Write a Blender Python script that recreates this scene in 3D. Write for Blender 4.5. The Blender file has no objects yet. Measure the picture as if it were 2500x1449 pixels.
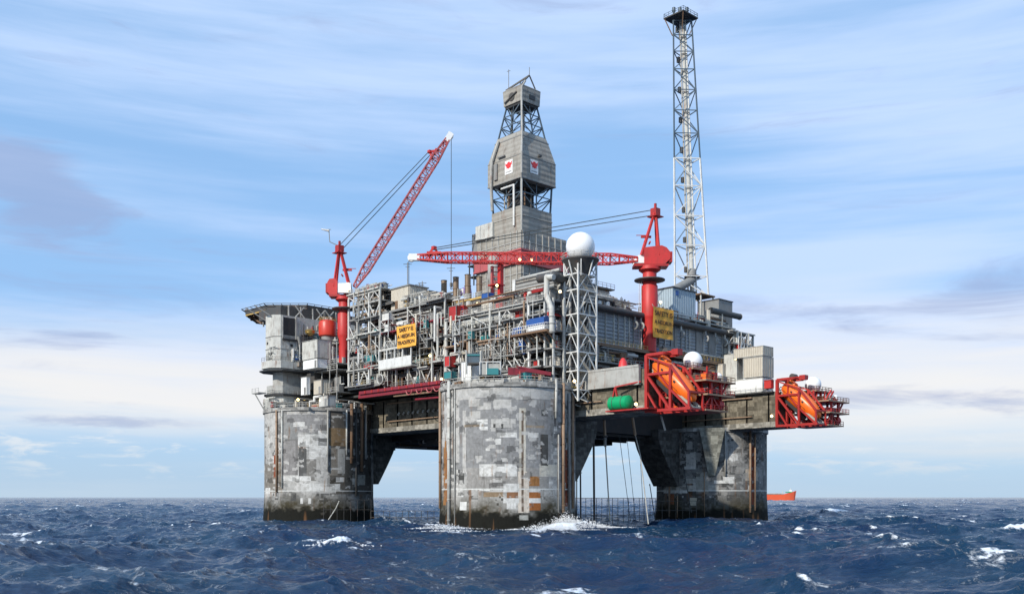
import bpy, math, random
import numpy as np
from mathutils import Vector, Matrix
R = math.radians
S = bpy.context.scene
COL = S.collection
random.seed(7)
# ---------------------------------------------------------------- camera
FPX, CAMH = 2364.0, 6.7
cam = bpy.data.cameras.new('camera'); co = bpy.data.objects.new('camera', cam); COL.objects.link(co)
co.location = (0, 0, CAMH); co.rotation_euler = (R(90), 0, 0)
cam.sensor_width = 36; cam.lens = 36*FPX/2500; cam.shift_y = (1213-724.5)/2500
cam.clip_start = 1; cam.clip_end = 120000
S.camera = co
# ---------------------------------------------------------------- exposure
S.view_settings.view_transform = 'Standard'; S.view_settings.look = 'None'
S.view_settings.exposure = 0.45; S.view_settings.gamma = 1; S.view_settings.use_curve_mapping = False
# ---------------------------------------------------------------- sun
SAZ, SEL = R(220), R(30)
sv = Vector((math.sin(SAZ)*math.cos(SEL), math.cos(SAZ)*math.cos(SEL), math.sin(SEL)))
sl = bpy.data.lights.new('sun', 'SUN'); sl.energy = 3.0; sl.angle = R(1.0); sl.color = (1, .94, .85)
so = bpy.data.objects.new('sun', sl); COL.objects.link(so); so.rotation_euler = sv.to_track_quat('Z', 'Y').to_euler(); so.location = (-100, -100, 200)
# ---------------------------------------------------------------- sky
W = bpy.data.worlds.new('World'); S.world = W; W.use_nodes = True
nt = W.node_tree; nt.nodes.clear()
class NG:
    def __init__(s, nt): s.nt = nt
    def n(s, t, **k):
        x = s.nt.nodes.new(t)
        for a, b in k.items(): setattr(x, a, b)
        return x
    def l(s, a, b): s.nt.links.new(a, b)
    def val(s, sock, v):
        if hasattr(v, 'links') or hasattr(v, 'is_linked'): s.l(v, sock)
        else: sock.default_value = v
    def m(s, op, a, b=0.0, c=0.0, clamp=False):
        x = s.n('ShaderNodeMath', operation=op); x.use_clamp = clamp
        s.val(x.inputs[0], a); s.val(x.inputs[1], b); s.val(x.inputs[2], c)
        return x.outputs[0]
    def mix(s, f, a, b, bt='MIX'):
        x = s.n('ShaderNodeMix', data_type='RGBA', blend_type=bt)
        s.val(x.inputs[0], f); s.val(x.inputs[6], a); s.val(x.inputs[7], b)
        return x.outputs[2]
    def ss(s, v, a, b, lo=0., hi=1.):
        x = s.n('ShaderNodeMapRange', interpolation_type='SMOOTHSTEP')
        s.val(x.inputs[0], v); x.inputs[1].default_value = a; x.inputs[2].default_value = b
        x.inputs[3].default_value = lo; x.inputs[4].default_value = hi
        return x.outputs[0]
    def noise(s, vec, scale, detail=4, rough=.5, dist=0., typ='FBM'):
        x = s.n('ShaderNodeTexNoise'); x.noise_type = typ if typ == 'FBM' else typ
        if vec is not None: s.l(vec, x.inputs['Vector'])
        x.inputs['Scale'].default_value = scale; x.inputs['Detail'].default_value = detail
        x.inputs['Roughness'].default_value = rough; x.inputs['Distortion'].default_value = dist
        return x.outputs[0]
    def xyz(s, a, b, c=0.):
        x = s.n('ShaderNodeCombineXYZ'); s.val(x.inputs[0], a); s.val(x.inputs[1], b); s.val(x.inputs[2], c)
        return x.outputs[0]
g = NG(nt)
tc = g.n('ShaderNodeTexCoord'); sp = g.n('ShaderNodeSeparateXYZ'); g.l(tc.outputs['Generated'], sp.inputs[0])
sx_, sy_, sz_ = sp.outputs
az = g.m('MULTIPLY', g.m('ARCTAN2', sx_, sy_), 57.2958)
el = g.m('MULTIPLY', g.m('ARCSINE', sz_), 57.2958)
sky = g.n('ShaderNodeTexSky', sky_type='NISHITA'); sky.sun_disc = False
sky.sun_elevation = SEL; sky.sun_rotation = SAZ; sky.air_density = 1.0; sky.dust_density = 0.3; sky.ozone_density = 3.0
def C10(r, g_, b): return (r*10, g_*10, b*10, 1)
base = g.mix(.70, sky.outputs[0], C10(.235, .44, .745))
# thin high veil: streaks nearly level, bending with the wind
el2 = g.m('ADD', el, g.m('MULTIPLY', az, 0.02))
v1 = g.xyz(g.m('MULTIPLY', az, .022), g.m('MULTIPLY', el2, .30), 1.3)
v2 = g.xyz(g.m('MULTIPLY', az, .065), g.m('MULTIPLY', el2, .85), 4.1)
v3 = g.xyz(g.m('MULTIPLY', az, .30), g.m('MULTIPLY', g.m('SUBTRACT', el2, g.m('MULTIPLY', az, .05)), 2.2), 9.7)
n1 = g.noise(v1, 1.0, 4, .5, .3); n2 = g.noise(v2, 1.0, 5, .55, .35); n3 = g.noise(v3, 1.0, 6, .6, .3)
veil = g.m('ADD', g.m('MULTIPLY', n1, .66), g.m('ADD', g.m('MULTIPLY', n2, .30), g.m('MULTIPLY', n3, .06)))
def blob(a0, e0, wa, we, amp, tilt=0.):
    da = g.m('SUBTRACT', az, a0)
    de = g.m('SUBTRACT', g.m('SUBTRACT', el, e0), g.m('MULTIPLY', da, tilt))
    q = g.m('ADD', g.m('POWER', g.m('ABSOLUTE', g.m('DIVIDE', da, wa)), 2.), g.m('POWER', g.m('ABSOLUTE', g.m('DIVIDE', de, we)), 2.))
    return g.m('MULTIPLY', g.m('EXPONENT', g.m('MULTIPLY', q, -1.)), amp)
def addall(l):
    r = l[0]
    for x in l[1:]: r = g.m('ADD', r, x)
    return r
bias = addall([blob(24, 8.2, 14, 2.6, .22), blob(25, 12.9, 7, .9, .14), blob(16, 12.6, 9, 1.4, .20), blob(24, 18.5, 12, 4.5, .10, .05), blob(4, 25, 26, 4, .06),
               blob(-14, 16, 13, 3, .05), blob(-22, 12.2, 12, 2.6, -.16), blob(-13, 17.5, 16, 1.6, -.06, .1), blob(-8, 14, 9, 2, -.12),
               blob(-20, 6.5, 12, 2.5, .08), blob(7, 20, 6, 3, -.06), blob(0, 2, 60, 2.2, -.05), blob(8, 6.8, 60, 3.2, .15), blob(0, 27, 60, 5, .10), blob(26, 12, 6, 1.6, -.12)])
vm = g.ss(g.m('ADD', veil, bias), .38, .72, 0.06, .92)
cream = g.ss(g.m('ADD', el, g.m('MULTIPLY', n2, 6.)), 8., 16.)
ccol = g.mix(cream, C10(.69, .675, .66), C10(.44, .565, .79))
c1 = g.mix(vm, base, ccol)
# grey violet undersides
pn = g.ss(g.m('ADD', g.noise(g.xyz(g.m('MULTIPLY', az, .07), g.m('MULTIPLY', el, .42), 21.), 1., 6, .6, .7),
     addall([blob(-26.5, 16.2, 4.2, 1.9, .46, -.12), blob(-24, 11, 10, 2.2, .10), blob(25, 10.3, 8, 1.3, .20), blob(10, 11, 10, 1.6, .05), blob(-22, 4.1, 6, .4, .30), blob(-25, 6.8, 9, .8, .10), blob(20, 5.4, 12, .7, .17), blob(-24, 8.6, 8, .5, .12), blob(2, 8.2, 12, .7, .10), blob(2, 23, 30, 3, .03)])), .57, .80, 0, .60)
c2 = g.mix(pn, c1, C10(.25, .31, .49))
# low cumulus bars just above the horizon
ln = g.noise(g.xyz(g.m('MULTIPLY', az, .28), g.m('MULTIPLY', el, 1.5), 33.), 1., 7, .62, .4)
lowm = g.m('MULTIPLY', g.ss(el, .6, 1.6), g.ss(el, 4.8, 2.6))
lb = addall([blob(20.5, 1.95, 3.2, .28, .16), blob(24.5, 1.55, 3.5, .25, .16), blob(28, 3.0, 3, .35, .14), blob(14.5, 2.6, 2, .3, .12), blob(-18, 1.6, 7, .3, .10), blob(-26, 2.9, 6, .3, .1), blob(-4, 1.6, 4, .3, .12)])
lm = g.m('MULTIPLY', g.ss(g.m('ADD', ln, lb), .53, .70), lowm)
c3 = g.mix(lm, c2, C10(.66, .68, .70))
# clear pale band at the very horizon
hz = g.ss(el, 5.5, 0.0, 0, .80)
c4 = g.mix(hz, c3, C10(.34, .46, .58))
bg = g.n('ShaderNodeBackground'); bg.inputs[1].default_value = 0.10
g.l(c4, bg.inputs[0]); ow = g.n('ShaderNodeOutputWorld'); g.l(bg.outputs[0], ow.inputs[0])

# ---------------------------------------------------------------- platform frame: local x runs right/away, y runs left/away
FX, FY = -0.94, 223.0
TH = R(43.42); CA, SA = math.cos(TH), math.sin(TH)
def Wd(p): return Vector((FX+p[0]*CA-p[1]*SA, FY+p[0]*SA+p[1]*CA, p[2]))
def Lc(X, Y, Z):
    r, q = X-FX, Y-FY
    return Vector((r*CA+q*SA, -r*SA+q*CA, Z))
def YP(px, py, c):      # where a line of sight measured on site meets the plane y = c
    k = (px-1250)/FPX; t = (c-SA*FX+CA*FY)/(CA-SA*k)
    return Lc(k*t, t, (1213-py)/FPX*t+CAMH)
def XP(px, py, c):
    k = (px-1250)/FPX; t = (c+CA*FX+SA*FY)/(CA*k+SA)
    return Lc(k*t, t, (1213-py)/FPX*t+CAMH)
def DP(px, py, d): return Lc((px-1250)/FPX*d, d, (1213-py)/FPX*d+CAMH)

# ---------------------------------------------------------------- materials
MATS = {}
def paint(name, col, rough=.55, metal=0., dirt=.25, dirtcol=(.10, .07, .05), scale=.5, streak=.3, ridges=None, bump=.15, rust=0., rstr=.9):
    if name in MATS: return MATS[name]
    m = bpy.data.materials.new(name); m.use_nodes = True; t = m.node_tree; t.nodes.clear(); q = NG(t)
    ob = q.n('ShaderNodeNewGeometry').outputs['Position']
    mp = q.n('ShaderNodeMapping'); mp.inputs['Scale'].default_value = (1, 1, .22); q.l(ob, mp.inputs[0])
    a = q.noise(ob, scale, 6, .6); b = q.noise(mp.outputs[0], scale*3.1, 5, .65)
    f = q.m('ADD', q.m('MULTIPLY', q.ss(a, .42, .72), dirt), q.m('MULTIPLY', q.ss(b, .5, .75), streak), clamp=True)
    c = q.mix(f, (*col, 1), tuple([col[i]*.35+dirtcol[i]*.65 for i in range(3)])+(1,))
    if rust: c = q.mix(q.m('MULTIPLY', q.ss(q.noise(mp.outputs[0], scale*1.7, 6, .7), .56, .66), rust), c, (.20, .075, .03, 1))
    p = q.n('ShaderNodeBsdfPrincipled'); p.inputs['Roughness'].default_value = rough; p.inputs['Metallic'].default_value = metal
    bmp = q.n('ShaderNodeBump'); bmp.inputs['Strength'].default_value = bump; bmp.inputs['Distance'].default_value = .05
    h = q.noise(ob, scale*6, 4, .6)
    if ridges:
        ax, per = ridges
        s3 = q.n('ShaderNodeSeparateXYZ'); q.l(q.n('ShaderNodeTexCoord').outputs['Object'], s3.inputs[0])
        src = {'z': s3.outputs[2], 'h': q.m('ADD', s3.outputs[0], s3.outputs[1])}[ax]
        w = q.m('SINE', q.m('MULTIPLY', src, 6.2832/per))
        h = q.m('ADD', q.m('MULTIPLY', w, 1.0), q.m('MULTIPLY', h, .3)); bmp.inputs['Strength'].default_value = rstr; bmp.inputs['Distance'].default_value = .12
        c = q.mix(q.ss(w, -.6, -1.0, 0, .5*rstr), c, tuple(x*.35 for x in col)+(1,))
    q.l(h, bmp.inputs['Height']); q.l(bmp.outputs[0], p.inputs['Normal']); q.l(c, p.inputs['Base Color'])
    o = q.n('ShaderNodeOutputMaterial'); q.l(p.outputs[0], o.inputs[0]); MATS[name] = m
    return m
M = dict(
 white=paint('white_paint', (.72, .72, .68), .5, dirt=.35, streak=.4, rust=.25),
 offw=paint('aged_white_paint', (.57, .565, .51), .6, dirt=.55, streak=.6, rust=.5),
 cream=paint('cream_cladding', (.74, .67, .54), .6, ridges=('h', .55), dirt=.2),
 lgrey=paint('light_grey_paint', (.42, .415, .38), .6, dirt=.5, streak=.6, rust=.5),
 grey=paint('grey_paint', (.25, .25, .235), .6, dirt=.4, streak=.5, rust=.3),
 dgrey=paint('dark_grey_paint_and_shade', (.065, .065, .062), .6, dirt=.4, streak=.3, rust=.3),  # also on module back walls, kept extra dark to paint in deeper shade
 black=paint('blackened_steel', (.025, .027, .028), .7),
 clad=paint('weathered_grey_cladding', (.345, .325, .28), .7, ridges=('z', 1.5), rstr=.35, dirt=.45, streak=.7, rust=.35, scale=.3),
 cladz=paint('horizontal_siding', (.33, .325, .30), .6, ridges=('z', .8), dirt=.25, streak=.45),
 wall=paint('blue_grey_siding', (.31, .335, .35), .6, ridges=('z', .9), dirt=.35, streak=.5),
 red=paint('crane_red_paint', (.58, .032, .028), .5, dirt=.45, streak=.5, dirtcol=(.16, .04, .03), rust=.35),
 dred=paint('dark_red_paint', (.42, .025, .02), .5, dirt=.4, streak=.5, dirtcol=(.06, .01, .01)),
 pink=paint('faded_red_paint', (.46, .10, .10), .5, dirt=.3),
 orange=paint('orange_lifeboat_shell', (.92, .17, .015), .35, dirt=.12, streak=.15, dirtcol=(.4, .08, .02)),
 yellow=paint('yellow_ochre_paint', (.55, .36, .10), .5, dirt=.4, streak=.4),
 maroon=paint('maroon_paint', (.24, .018, .03), .5, dirt=.4, streak=.5, dirtcol=(.04, .01, .01)),
 gold=paint('brass_wrap', (.5, .33, .10), .35, .6),
 blue=paint('blue_paint', (.02, .09, .32), .45, dirt=.2),
 green=paint('green_plastic', (.0, .34, .12), .4, dirt=.1, streak=.1),
 teal=paint('teal_paint', (.03, .22, .23), .5, dirt=.3),
 purple=paint('purple_tarpaulin', (.22, .16, .38), .7, dirt=.2),
 brown=paint('brown_rust', (.19, .11, .06), .75, dirt=.5, streak=.6),
 rustp=paint('rusting_pipe', (.33, .22, .14), .7, dirt=.4, streak=.5, rust=.7),
 steel=paint('bluish_lattice_steel', (.10, .14, .17), .5, .3, dirt=.3),
 radome=paint('radome_shell', (.90, .90, .88), .35, dirt=.06, streak=.08, bump=.03),
 stack=paint('brown_stack_steel', (.24, .17, .11), .5, .3, dirt=.5, streak=.6, scale=.9),
 banner=paint('orange_banner_cloth', (.85, .42, .06), .75, dirt=.15, streak=.1, dirtcol=(.5, .2, .05), scale=.8),
 ink=paint('dark_lettering', (.07, .035, .02), .8),
 wbrt=paint('bright_white_paint', (.85, .85, .82), .45, dirt=.08, streak=.1),
 paleblue=paint('pale_blue_cladding', (.42, .52, .58), .5, ridges=('h', .8)),
 rope=paint('rope', (.05, .06, .06), .8),
 chute=paint('skid_grey', (.40, .39, .33), .6, dirt=.4),
 logo=paint('emblem_red', (.70, .04, .04), .5, dirt=.05, streak=.05),
)
def glow(name, col, e):
    m = bpy.data.materials.new(name); m.use_nodes = True; t = m.node_tree; t.nodes.clear(); q = NG(t)
    em = q.n('ShaderNodeEmission'); em.inputs[0].default_value = (*col, 1); em.inputs[1].default_value = e
    o = q.n('ShaderNodeOutputMaterial'); q.l(em.outputs[0], o.inputs[0]); return m
M['lamp'] = glow('lit_lamp', (1, .72, .32), 5.0)

# ---------------------------------------------------------------- mesh builder in platform coordinates
class MB:
    def __init__(s): s.v = []; s.f = []
    def add(s, vs, fs):
        n = len(s.v); s.v += [tuple(v) for v in vs]; s.f += [tuple(i+n for i in f) for f in fs]; return s
    def box(s, x0, x1, y0, y1, z0, z1):
        if x0 > x1: x0, x1 = x1, x0
        if y0 > y1: y0, y1 = y1, y0
        if z0 > z1: z0, z1 = z1, z0
        return s.add([(x0, y0, z0), (x1, y0, z0), (x1, y1, z0), (x0, y1, z0), (x0, y0, z1), (x1, y0, z1), (x1, y1, z1), (x0, y1, z1)],
              [(0, 3, 2, 1), (4, 5, 6, 7), (0, 1, 5, 4), (1, 2, 6, 5), (2, 3, 7, 6), (3, 0, 4, 7)])
    def bar(s, p, q, w=.3, h=None):
        p, q = Vector(p), Vector(q); d = q-p
        if d.length < 1e-4: return s
        d.normalize(); up = Vector((0, 0, 1)) if abs(d.z) < .95 else Vector((1, 0, 0))
        a = d.cross(up).normalized(); b = a.cross(d).normalized(); a *= w/2; b *= (h or w)/2
        vs = [p-a-b, p+a-b, p+a+b, p-a+b, q-a-b, q+a-b, q+a+b, q-a+b]
        return s.add(vs, [(0, 3, 2, 1), (4, 5, 6, 7), (0, 1, 5, 4), (1, 2, 6, 5), (2, 3, 7, 6), (3, 0, 4, 7)])
    def tube(s, p, q, r, r2=None, n=10, caps=True):
        p, q = Vector(p), Vector(q); d = (q-p)
        if d.length < 1e-4: return s
        d.normalize(); up = Vector((0, 0, 1)) if abs(d.z) < .95 else Vector((1, 0, 0))
        a = d.cross(up).normalized(); b = a.cross(d).normalized(); r2 = r if r2 is None else r2
        vs = []
        for c, rr in ((p, r), (q, r2)):
            for i in range(n):
                t = 2*math.pi*i/n; vs.append(c+a*math.cos(t)*rr+b*math.sin(t)*rr)
        fs = [(i, (i+1) % n, n+(i+1) % n, n+i) for i in range(n)]
        if caps: fs += [tuple(range(n-1, -1, -1)), tuple(range(n, 2*n))]
        return s.add(vs, fs)
    def path(s, pts, r, n=8):
        for i in range(len(pts)-1): s.tube(pts[i], pts[i+1], r, n=n)
        for p in pts[1:-1]: s.ball(p, r*1.04, 8, 5)
        return s
    def ball(s, c, r, n=16, m=10, z0=-1.0, sz=1.0):
        c = Vector(c); vs = []; fs = []
        t0 = math.asin(z0)
        for j in range(m+1):
            t = t0+(math.pi/2-t0)*j/m
            for i in range(n):
                a = 2*math.pi*i/n; vs.append(c+Vector((math.cos(a)*math.cos(t)*r, math.sin(a)*math.cos(t)*r, math.sin(t)*r*sz)))
        for j in range(m):
            for i in range(n): fs.append((j*n+i, j*n+(i+1) % n, (j+1)*n+(i+1) % n, (j+1)*n+i))
        return s.add(vs, fs)
    def lathe(s, c, prof, n=16):
        c = Vector(c); vs = []; fs = []
        for (r, z) in prof:
            for i in range(n):
                a = 2*math.pi*i/n; vs.append(c+Vector((math.cos(a)*r, math.sin(a)*r, z)))
        for j in range(len(prof)-1):
            for i in range(n): fs.append((j*n+i, j*n+(i+1) % n, (j+1)*n+(i+1) % n, (j+1)*n+i))
        fs.append(tuple(range(n-1, -1, -1))); k = (len(prof)-1)*n; fs.append(tuple(range(k, k+n)))
        return s.add(vs, fs)
    def ring(s, c, R_, r, axis='x', n=20, m=6, a0=0, a1=360):
        c = Vector(c); pts = []
        for i in range(n+1):
            t = R(a0+(a1-a0)*i/n)
            o = {'x': Vector((0, math.cos(t), math.sin(t))), 'y': Vector((math.cos(t), 0, math.sin(t))), 'z': Vector((math.cos(t), math.sin(t), 0))}[axis]
            pts.append(c+o*R_)
        for i in range(n): s.tube(pts[i], pts[i+1], r, n=m, caps=False)
        return s
    def prism(s, poly, axis, a, b):   # poly in the other two axes, extruded along axis
        n = len(poly); vs = []
        for k in (a, b):
            for (u, v) in poly: vs.append({'x': (k, u, v), 'y': (u, k, v), 'z': (u, v, k)}[axis])
        return s.add(vs, [tuple(range(n-1, -1, -1)), tuple(range(n, 2*n))]+[(i, (i+1) % n, n+(i+1) % n, n+i) for i in range(n)])
    def hull8(s, lo, hi): # two quads
        return s.add(list(lo)+list(hi), [(0, 3, 2, 1), (4, 5, 6, 7), (0, 1, 5, 4), (1, 2, 6, 5), (2, 3, 7, 6), (3, 0, 4, 7)])
    def rail(s, pts, h=1.15, w=.085, step=1.6):
        for i in range(len(pts)-1):
            p, q = Vector(pts[i]), Vector(pts[i+1]); L = (q-p).length
            if L < .2: continue
            for zz in (h, h*.5): s.bar(p+Vector((0, 0, zz)), q+Vector((0, 0, zz)), w)
            k = max(1, int(round(L/step)))
            for j in range(k+1): c = p.lerp(q, j/k); s.bar(c, c+Vector((0, 0, h)), w)
        return s
    def truss(s, p, q, n, w, off, face='z', cw=.25, dw=.14):
        # box-girder lattice from p to q, half sizes off=(a,b) along two normals
        p, q = Vector(p), Vector(q); d = (q-p).normalized(); up = Vector((0, 0, 1)) if abs(d.z) < .95 else Vector((1, 0, 0))
        a = d.cross(up).normalized(); b = a.cross(d).normalized()
        def cn(t, i):
            o = off[0]*(1-t)+off[2]*t, off[1]*(1-t)+off[3]*t
            sg = [(-1, -1), (1, -1), (1, 1), (-1, 1)][i]
            return p.lerp(q, t)+a*o[0]*sg[0]+b*o[1]*sg[1]
        for i in range(4): s.bar(cn(0, i), cn(1, i), cw)
        for k in range(n):
            t0, t1 = k/n, (k+1)/n
            for i in range(4):
                j = (i+1) % 4
                s.bar(cn(t0, i), cn(t0, j), dw)
                if (k+i) % 2: s.bar(cn(t0, i), cn(t1, j), dw)
                else: s.bar(cn(t0, j), cn(t1, i), dw)
        for i in range(4): s.bar(cn(1, i), cn(1, (i+1) % 4), dw)
        return s
    def build(s, name, mat, parent=None, smooth=False, label=None):
        if not s.v: return None
        org = parent['_o'] if (parent is not None and '_o' in parent) else None
        if parent is not None:
            root = parent
            while root.parent is not None: root = root.parent
            O = Vector(ORG[root.name])
        else: O = Vector((0, 0, 0))
        me = bpy.data.meshes.new(name)
        me.from_pydata([(v[0]-O.x, v[1]-O.y, v[2]-O.z) for v in s.v], [], s.f)
        if isinstance(mat, str): mat = M[mat]
        me.materials.append(mat)
        if smooth: me.polygons.foreach_set('use_smooth', [True]*len(me.polygons))
        me.update()
        o = bpy.data.objects.new(name, me); COL.objects.link(o)
        if parent is not None: o.parent = parent
        if label: o['label'] = label
        return o
ORG = {}
def thing(name, label, cat, org, group=None, kind=None):
    o = bpy.data.objects.new(name, None); COL.objects.link(o); o.empty_display_size = .5
    o.location = Wd(org); o.rotation_euler = (0, 0, TH); o['label'] = label; o['category'] = cat
    if group: o['group'] = group
    if kind: o['kind'] = kind
    ORG[o.name] = tuple(org); return o
def smooth_by_angle(o, ang=40):
    me = o.data; me.polygons.foreach_set('use_smooth', [True]*len(me.polygons))
    try: me.set_sharp_from_angle(angle=R(ang))
    except Exception: pass
    return o
def LL(o, ang=40): return smooth_by_angle(o, ang) if o else o

# ================================================================ SEA
def vnoise(u, v, seed):
    rng = np.random.default_rng(seed); T = rng.random((64, 64)); iu = np.floor(u).astype(int); iv = np.floor(v).astype(int); fu = u-iu; fv = v-iv
    fu = fu*fu*(3-2*fu); fv = fv*fv*(3-2*fv)
    return (T[iu % 64, iv % 64]*(1-fu)+T[(iu+1) % 64, iv % 64]*fu)*(1-fv)+(T[iu % 64, (iv+1) % 64]*(1-fu)+T[(iu+1) % 64, (iv+1) % 64]*fu)*fv
def ocean_tile(N, L, V, wdir, seed, kmin, kmax, std):
    rng = np.random.default_rng(seed); k1 = 2*np.pi*np.fft.fftfreq(N, d=L/N)
    kx, ky = np.meshgrid(k1, k1, indexing='ij'); k = np.hypot(kx, ky); k[0, 0] = 1e-6
    wx, wy = math.cos(wdir), math.sin(wdir); cosf = (kx*wx+ky*wy)/k
    Lw = V*V/9.81
    P = np.exp(-1/(k*Lw)**2)/k**4*(0.12+cosf**2)*np.exp(-(k*0.12)**2)
    P[(k < kmin) | (k > kmax)] = 0; P[0, 0] = 0
    Hh = np.sqrt(P)*(rng.normal(size=(N, N))+1j*rng.normal(size=(N, N)))
    h = np.fft.ifft2(Hh).real; sc = std/h.std(); h *= sc
    Dx = np.fft.ifft2(1j*kx/k*Hh).real*sc; Dy = np.fft.ifft2(1j*ky/k*Hh).real*sc
    d = L/N; lam = 1.15
    Jxx = 1+lam*(np.roll(Dx, -1, 0)-np.roll(Dx, 1, 0))/(2*d); Jyy = 1+lam*(np.roll(Dy, -1, 1)-np.roll(Dy, 1, 1))/(2*d)
    Jxy = lam*(np.roll(Dx, -1, 1)-np.roll(Dx, 1, 1))/(2*d); J = Jxx*Jyy-Jxy**2
    return (N, L, h, Dx*lam, Dy*lam, J)
def samp(tile, idx, x, y):
    N, L = tile[0], tile[1]; A = tile[idx]; u = x/L*N; v = y/L*N; iu = np.floor(u).astype(int); iv = np.floor(v).astype(int); fu = u-iu; fv = v-iv
    a = A[iu % N, iv % N]; b = A[(iu+1) % N, iv % N]; c = A[iu % N, (iv+1) % N]; e = A[(iu+1) % N, (iv+1) % N]
    return (a*(1-fu)+b*fu)*(1-fv)+(c*(1-fu)+e*fu)*fv
def sea():
    WD = R(205)
    TA = ocean_tile(1024, 460., 12., WD, 11, 0, 2*math.pi/1.6, .95)
    TB = ocean_tile(512, 83., 5.0, WD+.35, 5, 2*math.pi/16, 2*math.pi/.45, .24)
    ang = np.concatenate([np.linspace(-180, -60, 25)[:-1], np.linspace(-60, -33, 120)[:-1], np.linspace(-33, 33, 1250), np.linspace(33, 60, 120)[1:], np.linspace(60, 180, 25)[1:-1]])
    ang = np.radians(ang)
    r = [2.0]
    while r[-1] < 45: r.append(r[-1]*1.03)
    while r[-1] < 700: r.append(r[-1]*1.0026)
    while r[-1] < 9000: r.append(r[-1]*1.008)
    while r[-1] < 100000: r.append(r[-1]*1.15)
    r = np.array(r); nr, na = len(r), len(ang)
    RR, AA = np.meshgrid(r, ang, indexing='ij'); X = RR*np.sin(AA); Y = RR*np.cos(AA)
    def fade(a, b): t = np.clip((RR-a)/(b-a), 0, 1); return 1-t*t*(3-2*t)
    fA = fade(2500, 8000); fB = fade(220, 800)
    z = samp(TA, 2, X, Y)*fA+samp(TB, 2, X, Y)*fB
    dx = samp(TA, 3, X, Y)*fA+samp(TB, 3, X, Y)*fB; dy = samp(TA, 4, X, Y)*fA+samp(TB, 4, X, Y)*fB
    J = samp(TA, 5, X, Y); JB = samp(TB, 5, X, Y)
    foam = np.clip((.83-J)*2.2, 0, 1)*.95+np.clip((.22-JB)*.8, 0, .55)*fB*np.clip(z*.7, 0, 1)
    foam *= fade(1500, 8000)*.6+.4
    # calm the waterline a little round the shafts, and the breaking crests seen that day
    HN = vnoise(X/1.1, Y/.9, 90)*.6+vnoise(X/.42, Y/.4, 91)*.4
    def at(px, py): d = CAMH*FPX/(py-1213.); return (px-1250)/FPX*d, d
    def hump(cx, cy, rx, ry, hgt, fo, rot=0., pw=1.):
        nonlocal z, foam
        ux = (X-cx)*math.cos(rot)+(Y-cy)*math.sin(rot); uy = -(X-cx)*math.sin(rot)+(Y-cy)*math.cos(rot)
        q = np.exp(-(ux/rx)**2-(uy/ry)**2); z = z+hgt*q*(.62+.5*HN); foam = np.maximum(foam, fo*q**pw*(.50+.85*HN))
    for (lx, ly) in ((0, 0), (80, 0), (0, 80)):
        w = Wd((lx, ly, 0)); d = np.hypot(X-w.x, Y-w.y); k = np.exp(-(np.clip(d-15.5, 0, 99)/12)**2); z = z*(1-.45*k)
    for (px, py, rx, ry, h_, fo, ro) in [
        (822, 1338, 3.2, 2.2, 1.3, 1.35, .1), (765, 1334, 4.5, 1.5, .7, .75, -.1), (880, 1342, 3.0, 1.2, .5, .6, 0), (755, 1352, 1.6, 1.5, .3, .8, .4),
        (1374, 1291, 4.4, 2.2, 1.5, 1.5, .1), (1345, 1295, 6.0, 2.0, .8, 1.2, .2), (1425, 1290, 4.5, 2.5, 1.1, 1.1, 0), (1310, 1295, 6, 1.6, .2, .8, 0),
        (1075, 1290, 6, 2.2, .9, .9, -.2), (1110, 1300, 3, 2.0, .7, 1.0, 0), (1030, 1284, 6, 2, .5, .6, 0), (1150, 1296, 5, 1.5, .5, .9, 0), (1230, 1300, 10, 1.0, .2, .7, 0),
        (1400, 1398, 2.2, 5, .1, .95, .5), (1370, 1408, 3, 2.5, .1, .8, .2), (1480, 1424, 3.0, 1.0, .1, .7, 0), (1535, 1420, 2.5, .7, .1, .6, 0),
        (2440, 1400, 4.5, 3.5, .3, .85, .3), (2380, 1420, 4, 1.2, .1, .6, .3), (2490, 1302, 4.0, 3.0, 1.4, 1.5, 0),
        (2036, 1255, 7, 5, 1.8, 1.2, 0), (2010, 1262, 9, 3, .5, .7, 0), (155, 1336, 4, 2, .6, .6, 0), (55, 1303, 6, 2, .6, .9, 0), (430, 1430, 3.5, .7, .2, .8, .5),
        (2280, 1344, 3, 1.2, .4, .6, -.2), (2130, 1330, 3, 1.0, .3, .7, 0), (1130, 1350, 3, 2, .3, .6, -.3), (1145, 1383, 2.2, 1.2, .3, .8, -.4), (960, 1412, 2.5, 1.5, .2, .6, 0),
        (2190, 1336, 5, .9, .3, .55, -.2), (620, 1400, 2, 1, .1, .4, 0), (1800, 1310, 5, 1.4, .3, .5, .1), (1560, 1283, 8, 1.6, .5, .5, .1)]:
        cx, cy = at(px, py); hump(cx, cy, rx, ry, h_, fo, ro)
    for (lx, ly) in ((0, 0), (80, 0), (0, 80)):
        w = Wd((lx, ly, 0)); d = np.hypot(X-w.x, Y-w.y); foam = np.maximum(foam, np.exp(-((d-15.7)/1.8)**2)*.62)
    co_ = np.stack([X+dx, Y+dy, z], -1).reshape(-1, 3)
    i = np.arange(nr-1)[:, None]*na; j = np.arange(na)[None, :]; jn = (j+1) % na
    F = np.stack([i+j, i+jn, i+na+jn, i+na+j], -1).reshape(-1, 4)
    F = F[:, ::-1]
    me = bpy.data.meshes.new('sea'); me.vertices.add(len(co_)); me.vertices.foreach_set('co', co_.astype(np.float32).ravel())
    me.loops.add(F.size); me.loops.foreach_set('vertex_index', F.astype(np.int32).ravel())
    me.polygons.add(len(F)); me.polygons.foreach_set('loop_start', np.arange(0, F.size, 4, dtype=np.int32)); me.polygons.foreach_set('loop_total', np.full(len(F), 4, np.int32))
    me.polygons.foreach_set('use_smooth', np.ones(len(F), bool)); me.update(calc_edges=True)
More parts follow.
